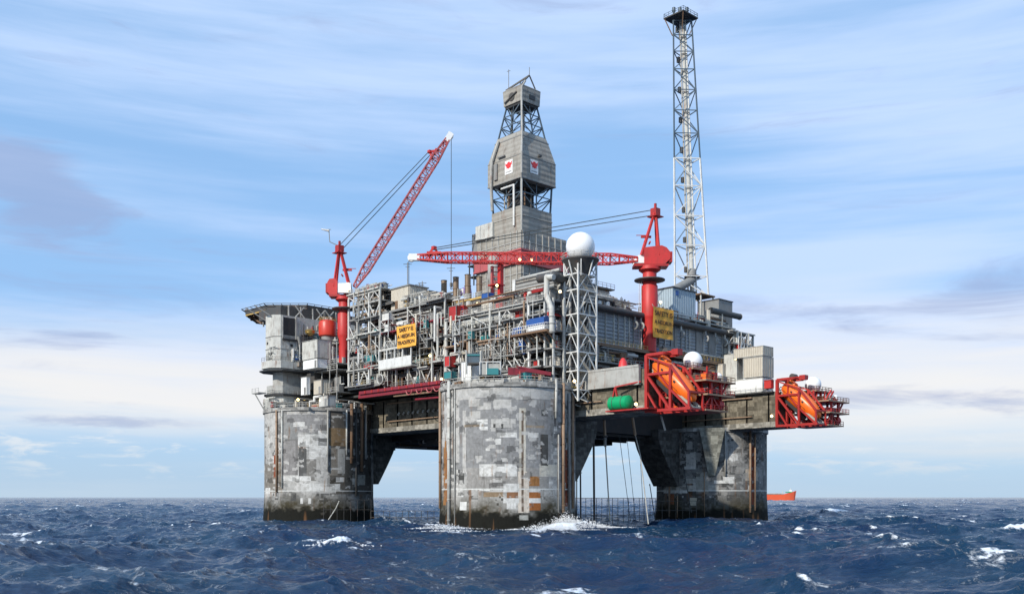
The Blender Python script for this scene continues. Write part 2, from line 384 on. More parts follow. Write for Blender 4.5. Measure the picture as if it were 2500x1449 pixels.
    at_ = me.attributes.new('foam', 'FLOAT', 'POINT'); at_.data.foreach_set('value', foam.astype(np.float32).ravel())
    o = bpy.data.objects.new('sea', me); COL.objects.link(o); o['kind'] = 'structure'; o['label'] = 'dark blue choppy sea with scattered whitecaps'; o['category'] = 'sea'
    m = bpy.data.materials.new('sea_water'); m.use_nodes = True; t = m.node_tree; t.nodes.clear(); q = NG(t)
    pos = q.n('ShaderNodeNewGeometry').outputs['Position']
    a = q.n('ShaderNodeAttribute', attribute_name='foam').outputs['Fac']
    mp = q.n('ShaderNodeMapping'); mp.inputs['Scale'].default_value = (1, .55, 1); mp.inputs['Rotation'].default_value = (0, 0, .35); q.l(pos, mp.inputs[0])
    fn = q.noise(mp.outputs[0], 1.1, 9, .72, .6); fn2 = q.noise(mp.outputs[0], .06, 5, .6)
    fm = q.ss(q.m('ADD', q.m('MULTIPLY', a, .62), q.m('MULTIPLY', q.m('SUBTRACT', fn, .5), 1.35)), .30, .52)
    fm = q.m('MULTIPLY', fm, q.ss(a, .05, .3))
    lace = q.m('MULTIPLY', q.ss(q.m('ADD', q.noise(mp.outputs[0], .5, 10, .78, 1.2), q.m('MULTIPLY', fn2, .25)), .695, .80), .42)
    ff = q.m('MAXIMUM', fm, lace)
    p = q.n('ShaderNodeBsdfPrincipled')
    wc = q.mix(q.ss(fn2, .35, .65), (.005, .024, .070, 1), (.007, .038, .082, 1))
    q.l(q.mix(ff, wc, (.80, .84, .88, 1)), p.inputs['Base Color'])
    q.l(q.ss(ff, 0, 1, .16, .85), p.inputs['Roughness']); p.inputs['IOR'].default_value = 1.33; p.inputs['Specular IOR Level'].default_value = .42
    b = q.n('ShaderNodeBump'); b.inputs['Strength'].default_value = 1.0; b.inputs['Distance'].default_value = .6
    mp2 = q.n('ShaderNodeMapping'); mp2.inputs['Scale'].default_value = (.7, 1.3, 1); mp2.inputs['Rotation'].default_value = (0, 0, .45); q.l(pos, mp2.inputs[0])
    q.l(q.m('ADD', q.noise(mp2.outputs[0], .9, 8, .62, .3), q.m('MULTIPLY', ff, .25)), b.inputs['Height']); q.l(b.outputs[0], p.inputs['Normal'])
    oo = q.n('ShaderNodeOutputMaterial'); q.l(p.outputs[0], oo.inputs[0]); me.materials.append(m)
sea()

# ================================================================ CONCRETE SHAFTS
def cell(u, v, seed):
    rng = np.random.default_rng(seed); T = rng.random((128, 128)); return T[np.floor(u).astype(int) % 128, np.floor(v).astype(int) % 128]
cm = bpy.data.materials.new('patched_concrete'); cm.use_nodes = True
def concrete_mat(cm, cells):
    cm.use_nodes = True; t = cm.node_tree; t.nodes.clear(); q = NG(t)
    pos = q.n('ShaderNodeNewGeometry').outputs['Position']; a = q.n('ShaderNodeAttribute', attribute_name='tint').outputs['Color']
    mp = q.n('ShaderNodeMapping'); mp.inputs['Scale'].default_value = (1, 1, .15); q.l(pos, mp.inputs[0])
    n = q.noise(pos, 1.5, 8, .7); n2 = q.noise(mp.outputs[0], 1.6, 6, .7)
    c = q.mix(q.m('MULTIPLY', q.ss(n, .40, .68), .55), a, (.62, .61, .58, 1), 'MULTIPLY'); c = q.mix(q.m('MULTIPLY', q.ss(n2, .53, .72), .7), c, (.42, .40, .37, 1), 'MULTIPLY')
    c = q.mix(q.m('MULTIPLY', q.ss(q.noise(mp.outputs[0], .55, 6, .75), .60, .68), .6), c, (.75, .42, .22, 1), 'MULTIPLY')
    for sz, lo in (((1.9, 1.9, 1.1), .62), ((.9, .9, .6), .80)) if cells else ():
        sn = q.n('ShaderNodeVectorMath', operation='SNAP'); q.l(pos, sn.inputs[0]); sn.inputs[1].default_value = sz
        wn = q.n('ShaderNodeTexWhiteNoise', noise_dimensions='3D'); q.l(sn.outputs[0], wn.inputs[0]); k = q.ss(wn.outputs[0], .15, .85, lo, 1.12)
        vs_ = q.n('ShaderNodeVectorMath', operation='SCALE'); q.l(c, vs_.inputs[0]); q.l(k, vs_.inputs['Scale']); c = vs_.outputs[0]
    p = q.n('ShaderNodeBsdfPrincipled'); p.inputs['Roughness'].default_value = .9; p.inputs['Specular IOR Level'].default_value = .18; q.l(c, p.inputs['Base Color'])
    b = q.n('ShaderNodeBump'); b.inputs['Strength'].default_value = .5; b.inputs['Distance'].default_value = .12; q.l(n, b.inputs['Height']); q.l(b.outputs[0], p.inputs['Normal'])
    o = q.n('ShaderNodeOutputMaterial'); q.l(p.outputs[0], o.inputs[0])
concrete_mat(cm, False); cm2 = bpy.data.materials.new('mottled_concrete'); concrete_mat(cm2, True); M['conc'] = cm2
def cyl_hit(px, py, cx, cy, r=15.5):
    w = Wd((cx, cy, 0)); k = (px-1250)/FPX; a = k*k+1; b = -2*(k*w.x+w.y); c = w.x**2+w.y**2-r*r; D = b*b-4*a*c
    t = (-b-math.sqrt(max(D, 0)))/(2*a); X, Y = k*t, t
    l = Lc(X, Y, 0); return math.atan2(l.y-cy, l.x-cx), (1213-py)/FPX*t+CAMH, Vector((l.x, l.y, (1213-py)/FPX*t+CAMH))
PALE, MID, DARK = (.48, .47, .44), (.27, .27, .26), (.12, .12, .115)
def shaft(name, label, cx, cy, top, seed, lightness, rects, shade=1.):
    t = thing(name, label, 'concrete shaft', (cx, cy, 0), 'concrete shafts of the platform')
    na, nz, r, z0 = 400, int((top+6)/.26), 15.5, -6.0
    ths = np.linspace(0, 2*math.pi, na, endpoint=False); zs = np.linspace(z0, top, nz+1)
    # gentle flare near the water
    V = []
    for z in zs:
        rr = r+ (0.35*(1-max(0, min(1, z/7.0))) if z < 7 else 0)
        V.append(np.stack([np.cos(ths)*rr, np.sin(ths)*rr, np.full(na, z)], -1))
    V = np.concatenate(V); i = np.arange(nz)[:, None]*na; j = np.arange(na)[None, :]; jn = (j+1) % na
    F = np.stack([i+j, i+jn, i+na+jn, i+na+j], -1).reshape(-1, 4)
    th = (ths[None, :]+math.pi/na)+np.zeros((nz, 1)); z = (zs[:-1, None]+.13)+np.zeros((1, na))
    u = th*r
    col = np.zeros((nz, na, 3)); P = np.array(PALE)*1.04; Mi = np.array(MID); D = np.array(DARK)
    dens = vnoise(u/9+seed, z/7, seed)*.65+vnoise(u/3.1, z/2.6, seed+1)*.35
    b1 = cell(u/2.4, z/1.35, seed+2); b2 = cell(u/1.05, z/.8, seed+3); b3 = cell(u/4.3+.3, z/3.0, seed+4); b4 = cell(u/.6, z/.55, seed+5)
    pr = b1*.42+b2*.22+b3*.36
    wu = u+(vnoise(u/1.3, z/1.3, seed+30)-.5)*.9; wz = z+(vnoise(u/1.1, z/1.5, seed+31)-.5)*.7
    b1 = cell(wu/2.4, wz/1.35, seed+2); b2 = cell(wu/1.05, wz/.8, seed+3); b3 = cell(wu/4.3+.3, wz/3.0, seed+4); pr = b1*.34+b2*.34+b3*.32
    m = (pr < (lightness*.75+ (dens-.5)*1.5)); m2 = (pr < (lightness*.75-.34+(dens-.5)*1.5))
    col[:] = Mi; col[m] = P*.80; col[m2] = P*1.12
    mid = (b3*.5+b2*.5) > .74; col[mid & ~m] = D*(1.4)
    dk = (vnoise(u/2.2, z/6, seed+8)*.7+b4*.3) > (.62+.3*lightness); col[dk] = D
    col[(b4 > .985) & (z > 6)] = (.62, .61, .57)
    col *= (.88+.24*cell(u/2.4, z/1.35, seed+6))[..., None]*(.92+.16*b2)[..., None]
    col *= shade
    # mineral drips, algae and marine growth
    mott = vnoise(u/1.2, z/1.0, seed+9)*.6+vnoise(u/.5, z/.4, seed+10)*.4
    k = np.clip((7.6-z+ (vnoise(u/3, z/40, seed+11)-.5)*4)/4.2, 0, 1)*np.clip(.55+mott*.8, 0, 1)
    col = col*(1-k[..., None])+np.array((.060, .052, .032))*k[..., None]
    k2 = np.clip((4.2-z+(mott-.5)*2.4)/1.5, 0, 1); col = col*(1-k2[..., None])+np.array((.013, .013, .010))*k2[..., None]
    rst = np.clip((vnoise(u/1.1, z/9, seed+12)-.78)*6, 0, 1)*.7; col = col*(1-rst[..., None])+np.array((.20, .10, .045))*rst[..., None]
    tha = (th+math.pi) % (2*math.pi)-math.pi
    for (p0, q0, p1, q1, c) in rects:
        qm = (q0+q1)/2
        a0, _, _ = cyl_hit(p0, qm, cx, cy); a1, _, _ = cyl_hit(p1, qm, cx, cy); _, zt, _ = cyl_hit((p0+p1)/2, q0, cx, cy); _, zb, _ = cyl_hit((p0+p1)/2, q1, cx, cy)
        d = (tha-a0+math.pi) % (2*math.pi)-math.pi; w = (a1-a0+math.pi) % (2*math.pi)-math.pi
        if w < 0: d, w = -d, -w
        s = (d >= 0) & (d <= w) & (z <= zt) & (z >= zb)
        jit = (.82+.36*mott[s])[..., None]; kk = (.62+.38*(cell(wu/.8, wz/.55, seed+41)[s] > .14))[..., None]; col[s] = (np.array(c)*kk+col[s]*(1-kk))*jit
    s = (cell(wu/1.5, wz/.75, seed+50) > .875) & (dens > .40) & (z > 8) & (k < .2); col[s] = col[s]*.25+P*.8*shade
    s = (cell(wu/1.9, wz/1.1, seed+51) > .93) & (z > 7); col[s] *= .55
    ln = (np.abs(z-8.55) < .14); col[ln] = (.62, .62, .58)
    me = bpy.data.meshes.new('shaft_wall'); me.vertices.add(len(V)); me.vertices.foreach_set('co', V.astype(np.float32).ravel())
    me.loops.add(F.size); me.loops.foreach_set('vertex_index', F.astype(np.int32).ravel()); me.polygons.add(len(F))
    me.polygons.foreach_set('loop_start', np.arange(0, F.size, 4, dtype=np.int32)); me.polygons.foreach_set('loop_total', np.full(len(F), 4, np.int32))
    me.polygons.foreach_set('use_smooth', np.ones(len(F), bool)); me.update(calc_edges=True)
    ca_ = me.color_attributes.new('tint', 'FLOAT_COLOR', 'CORNER')
    cc = np.concatenate([col.reshape(-1, 3), np.ones((len(F), 1))], 1); ca_.data.foreach_set('color', np.repeat(cc, 4, 0).astype(np.float32).ravel())
    me.materials.append(cm); o = bpy.data.objects.new('shaft_wall', me); COL.objects.link(o); o.parent = t
    b = MB(); n = 96
    b.lathe((cx, cy, top), [(15.7, -.9), (15.9, -.8), (15.9, .15), (15.3, .25)], n); tint(LL(b.build('rim', 'conc', t)), (.40, .39, .36))
    return t
def tint(o, c):
    me = o.data; a = me.color_attributes.new('tint', 'FLOAT_COLOR', 'CORNER'); n = len(me.loops)
    a.data.foreach_set('color', np.tile(np.array([*c, 1.], np.float32), n)); return o
WH, CRM, RU, RRD, DK = (.64, .635, .60), (.56, .53, .45), (.33, .16, .06), (.25, .075, .04), (.08, .08, .075)
F_rects = [
 (1110, 935, 1395, 968, (.46, .455, .43)), (1118, 968, 1345, 1140, (.265, .265, .26)), (1140, 1140, 1340, 1195, (.30, .29, .27)),
 (1112, 968, 1150, 975, PALE), (1145, 972, 1172, 990, PALE), (1165, 980, 1200, 998, PALE), (1205, 975, 1248, 996, PALE), (1250, 966, 1345, 972, PALE), (1146, 1003, 1172, 1020, PALE), (1135, 1015, 1165, 1032, PALE), (1165, 1024, 1192, 1036, WH), (1200, 1022, 1258, 1034, PALE), (1200, 1032, 1250, 1044, PALE), (1172, 1040, 1190, 1050, WH), (1260, 972, 1290, 976, PALE),
 (1170, 975, 1180, 990, MID), (1200, 962, 1230, 975, MID), (1300, 972, 1330, 985, MID),
 (1171, 1131, 1261, 1161, WH), (1213, 1056, 1261, 1066, WH), (1290, 1056, 1315, 1066, WH), (1317, 1134, 1361, 1161, CRM),
 (1111, 1004, 1122, 1129, PALE), (1130, 1001, 1137, 1153, PALE), (1209, 1071, 1223, 1083, WH), (1186, 1071, 1196, 1077, WH), (1186, 1093, 1196, 1099, WH),
 (1268, 995, 1284, 1150, CRM), (1266, 1150, 1291, 1250, (.62, .55, .46)), (1273, 1000, 1279, 1248, (.16, .12, .09)),
 (1228, 1178, 1268, 1200, WH), (1291, 1190, 1319, 1200, WH), (1228, 1216, 1268, 1228, WH), (1236, 1228, 1258, 1243, WH), (1291, 1215, 1320, 1226, WH),
 (1291, 1162, 1316, 1186, RU), (1291, 1200, 1320, 1214, (.33, .13, .045)), (1291, 1227, 1320, 1246, (.30, .11, .035)), (1236, 1201, 1266, 1214, (.25, .13, .07)), (1180, 1200, 1230, 1212, (.26, .19, .12)),
 (1083, 1074, 1090, 1232, RU), (1088, 1100, 1098, 1225, (.30, .13, .05)), (1370, 1050, 1378, 1150, RRD), (1374, 1095, 1385, 1235, RRD),
 (1106, 948, 1113, 1160, (.12, .12, .115)), (1352, 945, 1356, 1050, (.10, .10, .10)), (1123, 1224, 1139, 1243, WH), (1120, 1154, 1133, 1180, DK), (1319, 1060, 1337, 1135, DK), (1322, 1000, 1337, 1015, DK), (1352, 1040, 1360, 1058, WH), (1170, 1192, 1197, 1198, WH), (1125, 1206, 1131, 1211, WH), (1267, 1258, 1289, 1268, (.4, .4, .36)),
 (1134, 1034, 1180, 1042, (.33, .27, .20)), (1285, 1038, 1330, 1044, (.33, .27, .20)), (1170, 1034, 1176, 1046, WH), (1204, 1034, 1210, 1046, DK), (1222, 1034, 1228, 1046, DK)]
Lr = [
 (806, 990, 906, 1205, (.12, .11, .095)), (646, 1130, 690, 1200, (.22, .20, .17)), (700, 1060, 728, 1160, (.2, .195, .185)),  # first rectangle: shadow of the deck overhang and stains painted into the tint
 (700, 995, 805, 1010, PALE), (700, 1010, 800, 1055, (.27, .265, .26)), (728, 1060, 800, 1090, WH), (690, 1030, 728, 1070, MID), (776, 1050, 801, 1064, WH), (776, 1068, 802, 1087, MID), (730, 1067, 775, 1075, WH),
 (755, 1088, 802, 1135, WH), (770, 1115, 800, 1185, PALE), (730, 1095, 748, 1170, DARK), (748, 1120, 772, 1172, (.24, .23, .21)), (688, 1162, 760, 1172, WH), (735, 1180, 830, 1196, WH), (735, 1196, 820, 1204, PALE),
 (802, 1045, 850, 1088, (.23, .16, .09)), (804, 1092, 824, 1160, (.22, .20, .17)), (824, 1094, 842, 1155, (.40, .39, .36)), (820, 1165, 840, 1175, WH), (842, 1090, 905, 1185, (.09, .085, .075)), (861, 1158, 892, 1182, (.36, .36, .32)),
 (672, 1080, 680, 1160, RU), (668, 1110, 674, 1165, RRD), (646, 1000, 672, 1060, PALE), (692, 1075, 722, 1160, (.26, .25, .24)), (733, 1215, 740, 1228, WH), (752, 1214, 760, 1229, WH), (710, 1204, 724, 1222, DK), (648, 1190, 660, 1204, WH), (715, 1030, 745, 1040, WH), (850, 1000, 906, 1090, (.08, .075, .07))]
Rr = [
 (1676, 1080, 1690, 1098, (.42, .41, .38)), (1674, 1101, 1700, 1145, (.52, .51, .47)), (1670, 1138, 1698, 1145, WH), (1588, 1095, 1604, 1155, (.22, .21, .19)), (1608, 1110, 1618, 1155, (.34, .33, .28)), (1780, 1105, 1802, 1122, WH), (1785, 1120, 1795, 1128, WH), (1770, 1060, 1776, 1125, (.4, .4, .38)), (1820, 1145, 1850, 1172, (.52, .45, .36)),
 (1765, 1163, 1792, 1180, WH), (1744, 1173, 1775, 1180, WH), (1620, 1184, 1755, 1196, (.48, .46, .41)), (1620, 1195, 1680, 1202, WH), (1672, 1168, 1722, 1180, (.45, .44, .40)), (1685, 1215, 1702, 1234, (.5, .46, .36)), (1640, 1140, 1650, 1195, (.30, .29, .25)), (1832, 1080, 1840, 1230, RRD), (1634, 1205, 1646, 1230, (.25, .10, .05)), (1827, 1185, 1835, 1198, WH), (1730, 1145, 1748, 1156, WH), (1774, 1208, 1786, 1222, DK), (1620, 1160, 1660, 1180, (.4, .39, .33)), (1700, 1150, 1730, 1200, (.33, .32, .28))]
TOPZ = 31.3
shF = shaft('concrete_shaft', 'big pale patched concrete shaft nearest the viewer, streaked with rust and a tall white strip', 0, 0, TOPZ, 21, .62, F_rects)
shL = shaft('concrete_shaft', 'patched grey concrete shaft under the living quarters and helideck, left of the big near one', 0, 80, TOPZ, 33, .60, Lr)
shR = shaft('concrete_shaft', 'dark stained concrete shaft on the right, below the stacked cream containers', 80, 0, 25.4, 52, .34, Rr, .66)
shB = shaft('concrete_shaft', 'farthest concrete shaft, hidden behind the big near one', 80, 80, 25.4, 64, .3, [])
# fittings on the shafts
def shaft_fit(t, cx, cy, top, items):
    for (px, py0, py1, rr, mat, nm) in items:
        a, z1, p = cyl_hit(px, py0, cx, cy); a, z0, _ = cyl_hit(px, py1, cx, cy); R_ = 15.5+rr+.05
        b = MB(); x, y = cx+math.cos(a)*R_, cy+math.sin(a)*R_
        b.tube((x, y, z0), (x, y, z1), rr, n=8)
        k = z0+1.5
        while k < z1: b.ring((x, y, k), rr*1.15, rr*.25, 'z', 8, 5); k += 4.5
        b.build(nm, mat, t, True)
shaft_fit(shF, 0, 0, TOPZ, [(1100, 930, 1285, .38, 'offw', 'caisson_pipe'), (1112, 940, 1290, .16, 'lgrey', 'caisson_pipe'), (1078, 950, 1240, .3, 'rustp', 'caisson_pipe'), (1372, 935, 1250, .35, 'rustp', 'caisson_pipe'), (1386, 960, 1245, .30, 'grey', 'caisson_pipe'), (1395, 960, 1240, .3, 'rustp', 'caisson_pipe'), (1355, 925, 1020, .30, 'offw', 'caisson_pipe'), (1362, 1060, 1250, .15, 'lgrey', 'caisson_pipe')])
shaft_fit(shL, 0, 80, TOPZ, [(677, 1000, 1200, .28, 'rustp', 'caisson_pipe'), (690, 1000, 1190, .22, 'offw', 'caisson_pipe'), (800, 1000, 1150, .22, 'lgrey', 'caisson_pipe'), (856, 985, 1130, .45, 'brown', 'caisson_pipe'), (868, 985, 1210, .3, 'dgrey', 'caisson_pipe'), (880, 985, 1150, .45, 'brown', 'caisson_pipe'), (890, 990, 1120, .35, 'lgrey', 'caisson_pipe'), (845, 1000, 1110, .25, 'offw', 'caisson_pipe')])
shaft_fit(shR, 80, 0, 25.4, [(1636, 1090, 1260, .25, 'rustp', 'caisson_pipe'), (1612, 1080, 1180, .3, 'offw', 'caisson_pipe'), (1770, 1050, 1160, .25, 'lgrey', 'caisson_pipe'), (1830, 1050, 1250, .28, 'rustp', 'caisson_pipe'), (1842, 1060, 1245, .2, 'rustp', 'caisson_pipe'), (1720, 1150, 1260, .12, 'rustp', 'caisson_pipe'), (1655, 1210, 1262, .15, 'rustp', 'caisson_pipe')])
# haunches that carry the support beams, each stepping in towards the shaft
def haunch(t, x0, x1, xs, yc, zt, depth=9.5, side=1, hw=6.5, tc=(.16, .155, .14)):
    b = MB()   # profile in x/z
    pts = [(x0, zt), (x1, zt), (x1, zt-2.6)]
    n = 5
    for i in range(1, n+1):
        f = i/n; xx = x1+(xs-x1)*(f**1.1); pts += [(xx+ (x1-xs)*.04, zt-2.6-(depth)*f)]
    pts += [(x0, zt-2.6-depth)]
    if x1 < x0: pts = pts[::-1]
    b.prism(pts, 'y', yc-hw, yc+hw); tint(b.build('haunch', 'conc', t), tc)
haunch(shF, 8, 23.5, 16, 0, 24.98, 11.8); haunch(shL, 8, 22.5, 16, 80, 24.98, 11.8); haunch(shR, 72, 55.2, 64, 3.8, 24.98, 12.6, 1, 4.2, (.10, .098, .09)); haunch(shB, 72, 56.5, 64, 80, 24.98, 11.8)  # right haunch tinted darker: the shaft's dark tone plus shade painted in
for t_, px, w in ((shR, 1735, 6), ):
    b = MB(); a, _, p = cyl_hit(1738, 1100, 80, 0); d = Vector((math.cos(a), math.sin(a), 0)); q = Vector((-d.y, d.x, 0)); c = Vector((80, 0, 0))
    lo = [c+d*15.3-q*.9+Vector((0, 0, 12.5)), c+d*15.9-q*.9+Vector((0, 0, 12.5)), c+d*15.9+q*.9+Vector((0, 0, 12.5)), c+d*15.3+q*.9+Vector((0, 0, 12.5))]
    hi = [c+d*15.3-q*3.4+Vector((0, 0, 25.2)), c+d*20.6-q*3.4+Vector((0, 0, 25.2)), c+d*20.6+q*3.4+Vector((0, 0, 25.2)), c+d*15.3+q*3.4+Vector((0, 0, 25.2))]
    b.hull8(lo, hi); tint(b.build('corbel', 'conc', t_), (.33, .33, .28))
# ================================================================ MODULE SUPPORT BEAMS
def sbeam(x0, label, ye):
    t = thing('support_beam', label, 'concrete beam', (x0+5, 40, 25), 'concrete module support beams')
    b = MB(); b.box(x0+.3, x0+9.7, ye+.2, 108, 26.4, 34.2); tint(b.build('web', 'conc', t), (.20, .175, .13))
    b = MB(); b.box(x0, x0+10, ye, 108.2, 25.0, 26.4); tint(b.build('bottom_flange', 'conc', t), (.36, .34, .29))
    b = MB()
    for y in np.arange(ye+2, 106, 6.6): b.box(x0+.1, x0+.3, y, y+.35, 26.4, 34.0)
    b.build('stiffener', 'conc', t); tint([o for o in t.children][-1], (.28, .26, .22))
    b = MB()
    for y in np.arange(24, 56, 2.2): b.tube((x0+.02, y, 30.2), (x0-.5, y, 29.6), .28, n=8)
    b.build('drain_pipe', 'offw', t)
    b = MB(); b.tube((x0-.25, -20, 28.0), (x0-.25, 60, 28.0), .16); b.tube((x0-.25, -20, 33), (x0-.25, 60, 33), .2); b.build('service_pipe', 'rustp', t)
    return t
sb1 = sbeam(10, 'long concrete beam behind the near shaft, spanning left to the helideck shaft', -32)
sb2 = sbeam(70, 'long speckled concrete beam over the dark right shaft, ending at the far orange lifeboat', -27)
# ================================================================ generic face builder and clutter
class Face:
    def __init__(s, ax, c): s.ax, s.c = ax, c
    def p(s, u, w, z): return Vector((s.c+w, u, z)) if s.ax == 'x' else Vector((u, s.c+w, z))
    def box(s, b, u0, u1, w0, w1, z0, z1):
        if s.ax == 'x': b.box(s.c+w0, s.c+w1, u0, u1, z0, z1)
        else: b.box(u0, u1, s.c+w0, s.c+w1, z0, z1)
        return b
    def at(s, px, py): v = XP(px, py, s.c) if s.ax == 'x' else YP(px, py, s.c); return (v.y if s.ax == 'x' else v.x), v.z
def one(name, mat, t, fn, smooth=True, label=None):
    b = MB(); fn(b); o = b.build(name, mat, t, False, label); return LL(o) if smooth else o
PIPEM = ['offw', 'offw', 'lgrey', 'white', 'grey', 'white', 'offw', 'rustp', 'dgrey', 'dred', 'dgrey', 'brown', 'white', 'offw', 'grey', 'lgrey', 'cream', 'black']
BOXM = ['offw', 'lgrey', 'grey', 'white', 'lgrey', 'dgrey', 'dred', 'grey', 'brown', 'grey', 'brown', 'dgrey', 'teal', 'grey', 'dgrey', 'cream', 'lgrey', 'blue']
def vessel(b, F, u, w, z, r, L, vert=False):
    if vert:
        p = F.p(u, w, z); b.lathe(p, [(r*.3, 0), (r*.8, .12*r), (r, .45*r), (r, L-.45*r), (r*.8, L-.12*r), (r*.3, L)], 14)
        for a in range(3): q = p+Vector((math.cos(a*2.1)*r*.8, math.sin(a*2.1)*r*.8, 0)); b.bar(q-Vector((0, 0, .8)), q+Vector((0, 0, .5)), .2)
    else:
        a, c = F.p(u, w, z+r+.4), F.p(u+L, w, z+r+.4); d = (c-a).normalized()
        b.tube(a, c, r, n=14); b.tube(a-d*r*.45, a, r*.55, r, n=14); b.tube(c, c+d*r*.45, r, r*.55, n=14)
        for k in (.2, .8): q = a.lerp(c, k); b.box(q.x-.35, q.x+.35, q.y-.35, q.y+.35, z, z+.6+r*.3)
def cabinet(b, F, u, w, z, du, dw, dz):
    F.box(b, u, u+du, w, w+dw, z+.15, z+dz)
    F.box(b, u-.06, u+du+.06, w-.06, w+dw+.06, z+dz, z+dz+.1); F.box(b, u-.04, u+du+.04, w-.04, w+dw+.04, z, z+.15)
    k = u+.3
    while k < u+du-.5: F.box(b, k, k+.07, w-.07, w, z+.25, z+dz-.1); k += .9
def valve(b, F, u, w, z, r):
    a = F.p(u, w, z); b.tube(a-Vector((0, 0, .6)), a+Vector((0, 0, .7)), .12, n=6); b.ring(a+Vector((0, 0, .7)), r, .07, 'z', 12, 5)
    b.tube(F.p(u-.5, w, z-.4), F.p(u+.5, w, z-.4), .3, n=8)
def clutter(t, F, u0, u1, w0, w1, z0, z1, rnd, nh=6, nv=6, nb=5, nves=2, big=1., pm=None, bm=None):
    pm = pm or PIPEM; bm = bm or BOXM; H = z1-z0
    for i in range(nh):
        r = rnd.choice([.09, .12, .16, .22, .3, .4])*big; a = rnd.uniform(u0, u1-2); c = min(u1-.3, a+rnd.uniform(.25, .9)*(u1-u0)); w = rnd.uniform(w0+r, w1); z = z0+H*rnd.uniform(.35, .95)
        pts = [F.p(a, w, z), F.p(c, w, z)]
        if rnd.random() < .55: pts.append(F.p(c, w, max(z0, z-rnd.uniform(.3, .9)*H)))
        if rnd.random() < .4: pts.insert(0, F.p(a, w, max(z0, z-rnd.uniform(.2, .9)*H)))
        one('pipe', rnd.choice(pm), t, lambda b: b.path(pts, r))
    for i in range(nv):
        r = rnd.choice([.08, .12, .18, .26])*big; u = rnd.uniform(u0+.3, u1-.3); w = rnd.uniform(w0+r, w1); k = rnd.uniform(.5, 1.)
        one('riser_pipe', rnd.choice(pm), t, lambda b: b.tube(F.p(u, w, z0), F.p(u, w, z0+H*k), r, n=8))
    for i in range(nb):
        du, dw, dz = rnd.uniform(.8, 3.2), rnd.uniform(.7, 1.8), rnd.uniform(.9, min(2.8, H*.8)); u = rnd.uniform(u0+.2, max(u0+.3, u1-du-.2)); w = rnd.uniform(w0+.3, max(w0+.4, w1-dw))
        one('cabinet', rnd.choice(bm), t, lambda b: cabinet(b, F, u, w, z0+.1, du, dw, dz), False)
    for i in range(nves):
        r = rnd.uniform(.5, 1.1)*min(1, H/4.5); w = rnd.uniform(w0+r+.3, max(w0+r+.4, w1-r)); v = rnd.random() < .4; L = rnd.uniform(2.2, 5.) if not v else min(H*.8, rnd.uniform(2, 4.5)); u = rnd.uniform(u0+r, max(u0+r+.1, u1-L-r))
        one('vessel', rnd.choice(['offw', 'lgrey', 'grey', 'white', 'dgrey', 'rustp', 'gold']), t, lambda b: vessel(b, F, u, w, z0+.1, r, L, v))
    for i in range(max(1, nh//3)):
        a = rnd.uniform(u0, (u0+u1)/2); c = rnd.uniform((u0+u1)/2, u1); w = rnd.uniform(w0, w1); z = z0+H*rnd.uniform(.6, .95)
        def tray(b):
            F.box(b, a, c, w, w+.08, z, z+.25); F.box(b, a, c, w+.6, w+.68, z, z+.25); k = a
            while k < c: F.box(b, k, k+.12, w+.08, w+.6, z, z+.06); k += 1.0
        one('cable_tray', rnd.choice(['lgrey', 'grey', 'offw']), t, tray, False)
    for i in range(max(1, nb//2)):
        u, w = rnd.uniform(u0+1, u1-1), rnd.uniform(w0+.4, w1-.3)
        one('valve', rnd.choice(['dred', 'grey', 'blue', 'lgrey', 'yellow']), t, lambda b: valve(b, F, u, w, z0+1.1, .45), True)
def railing(t, F, u0, u1, w, z, mat='offw', h=1.15):
    one('railing', mat, t, lambda b: b.rail([F.p(u0, w, z), F.p(u1, w, z)], h), False)
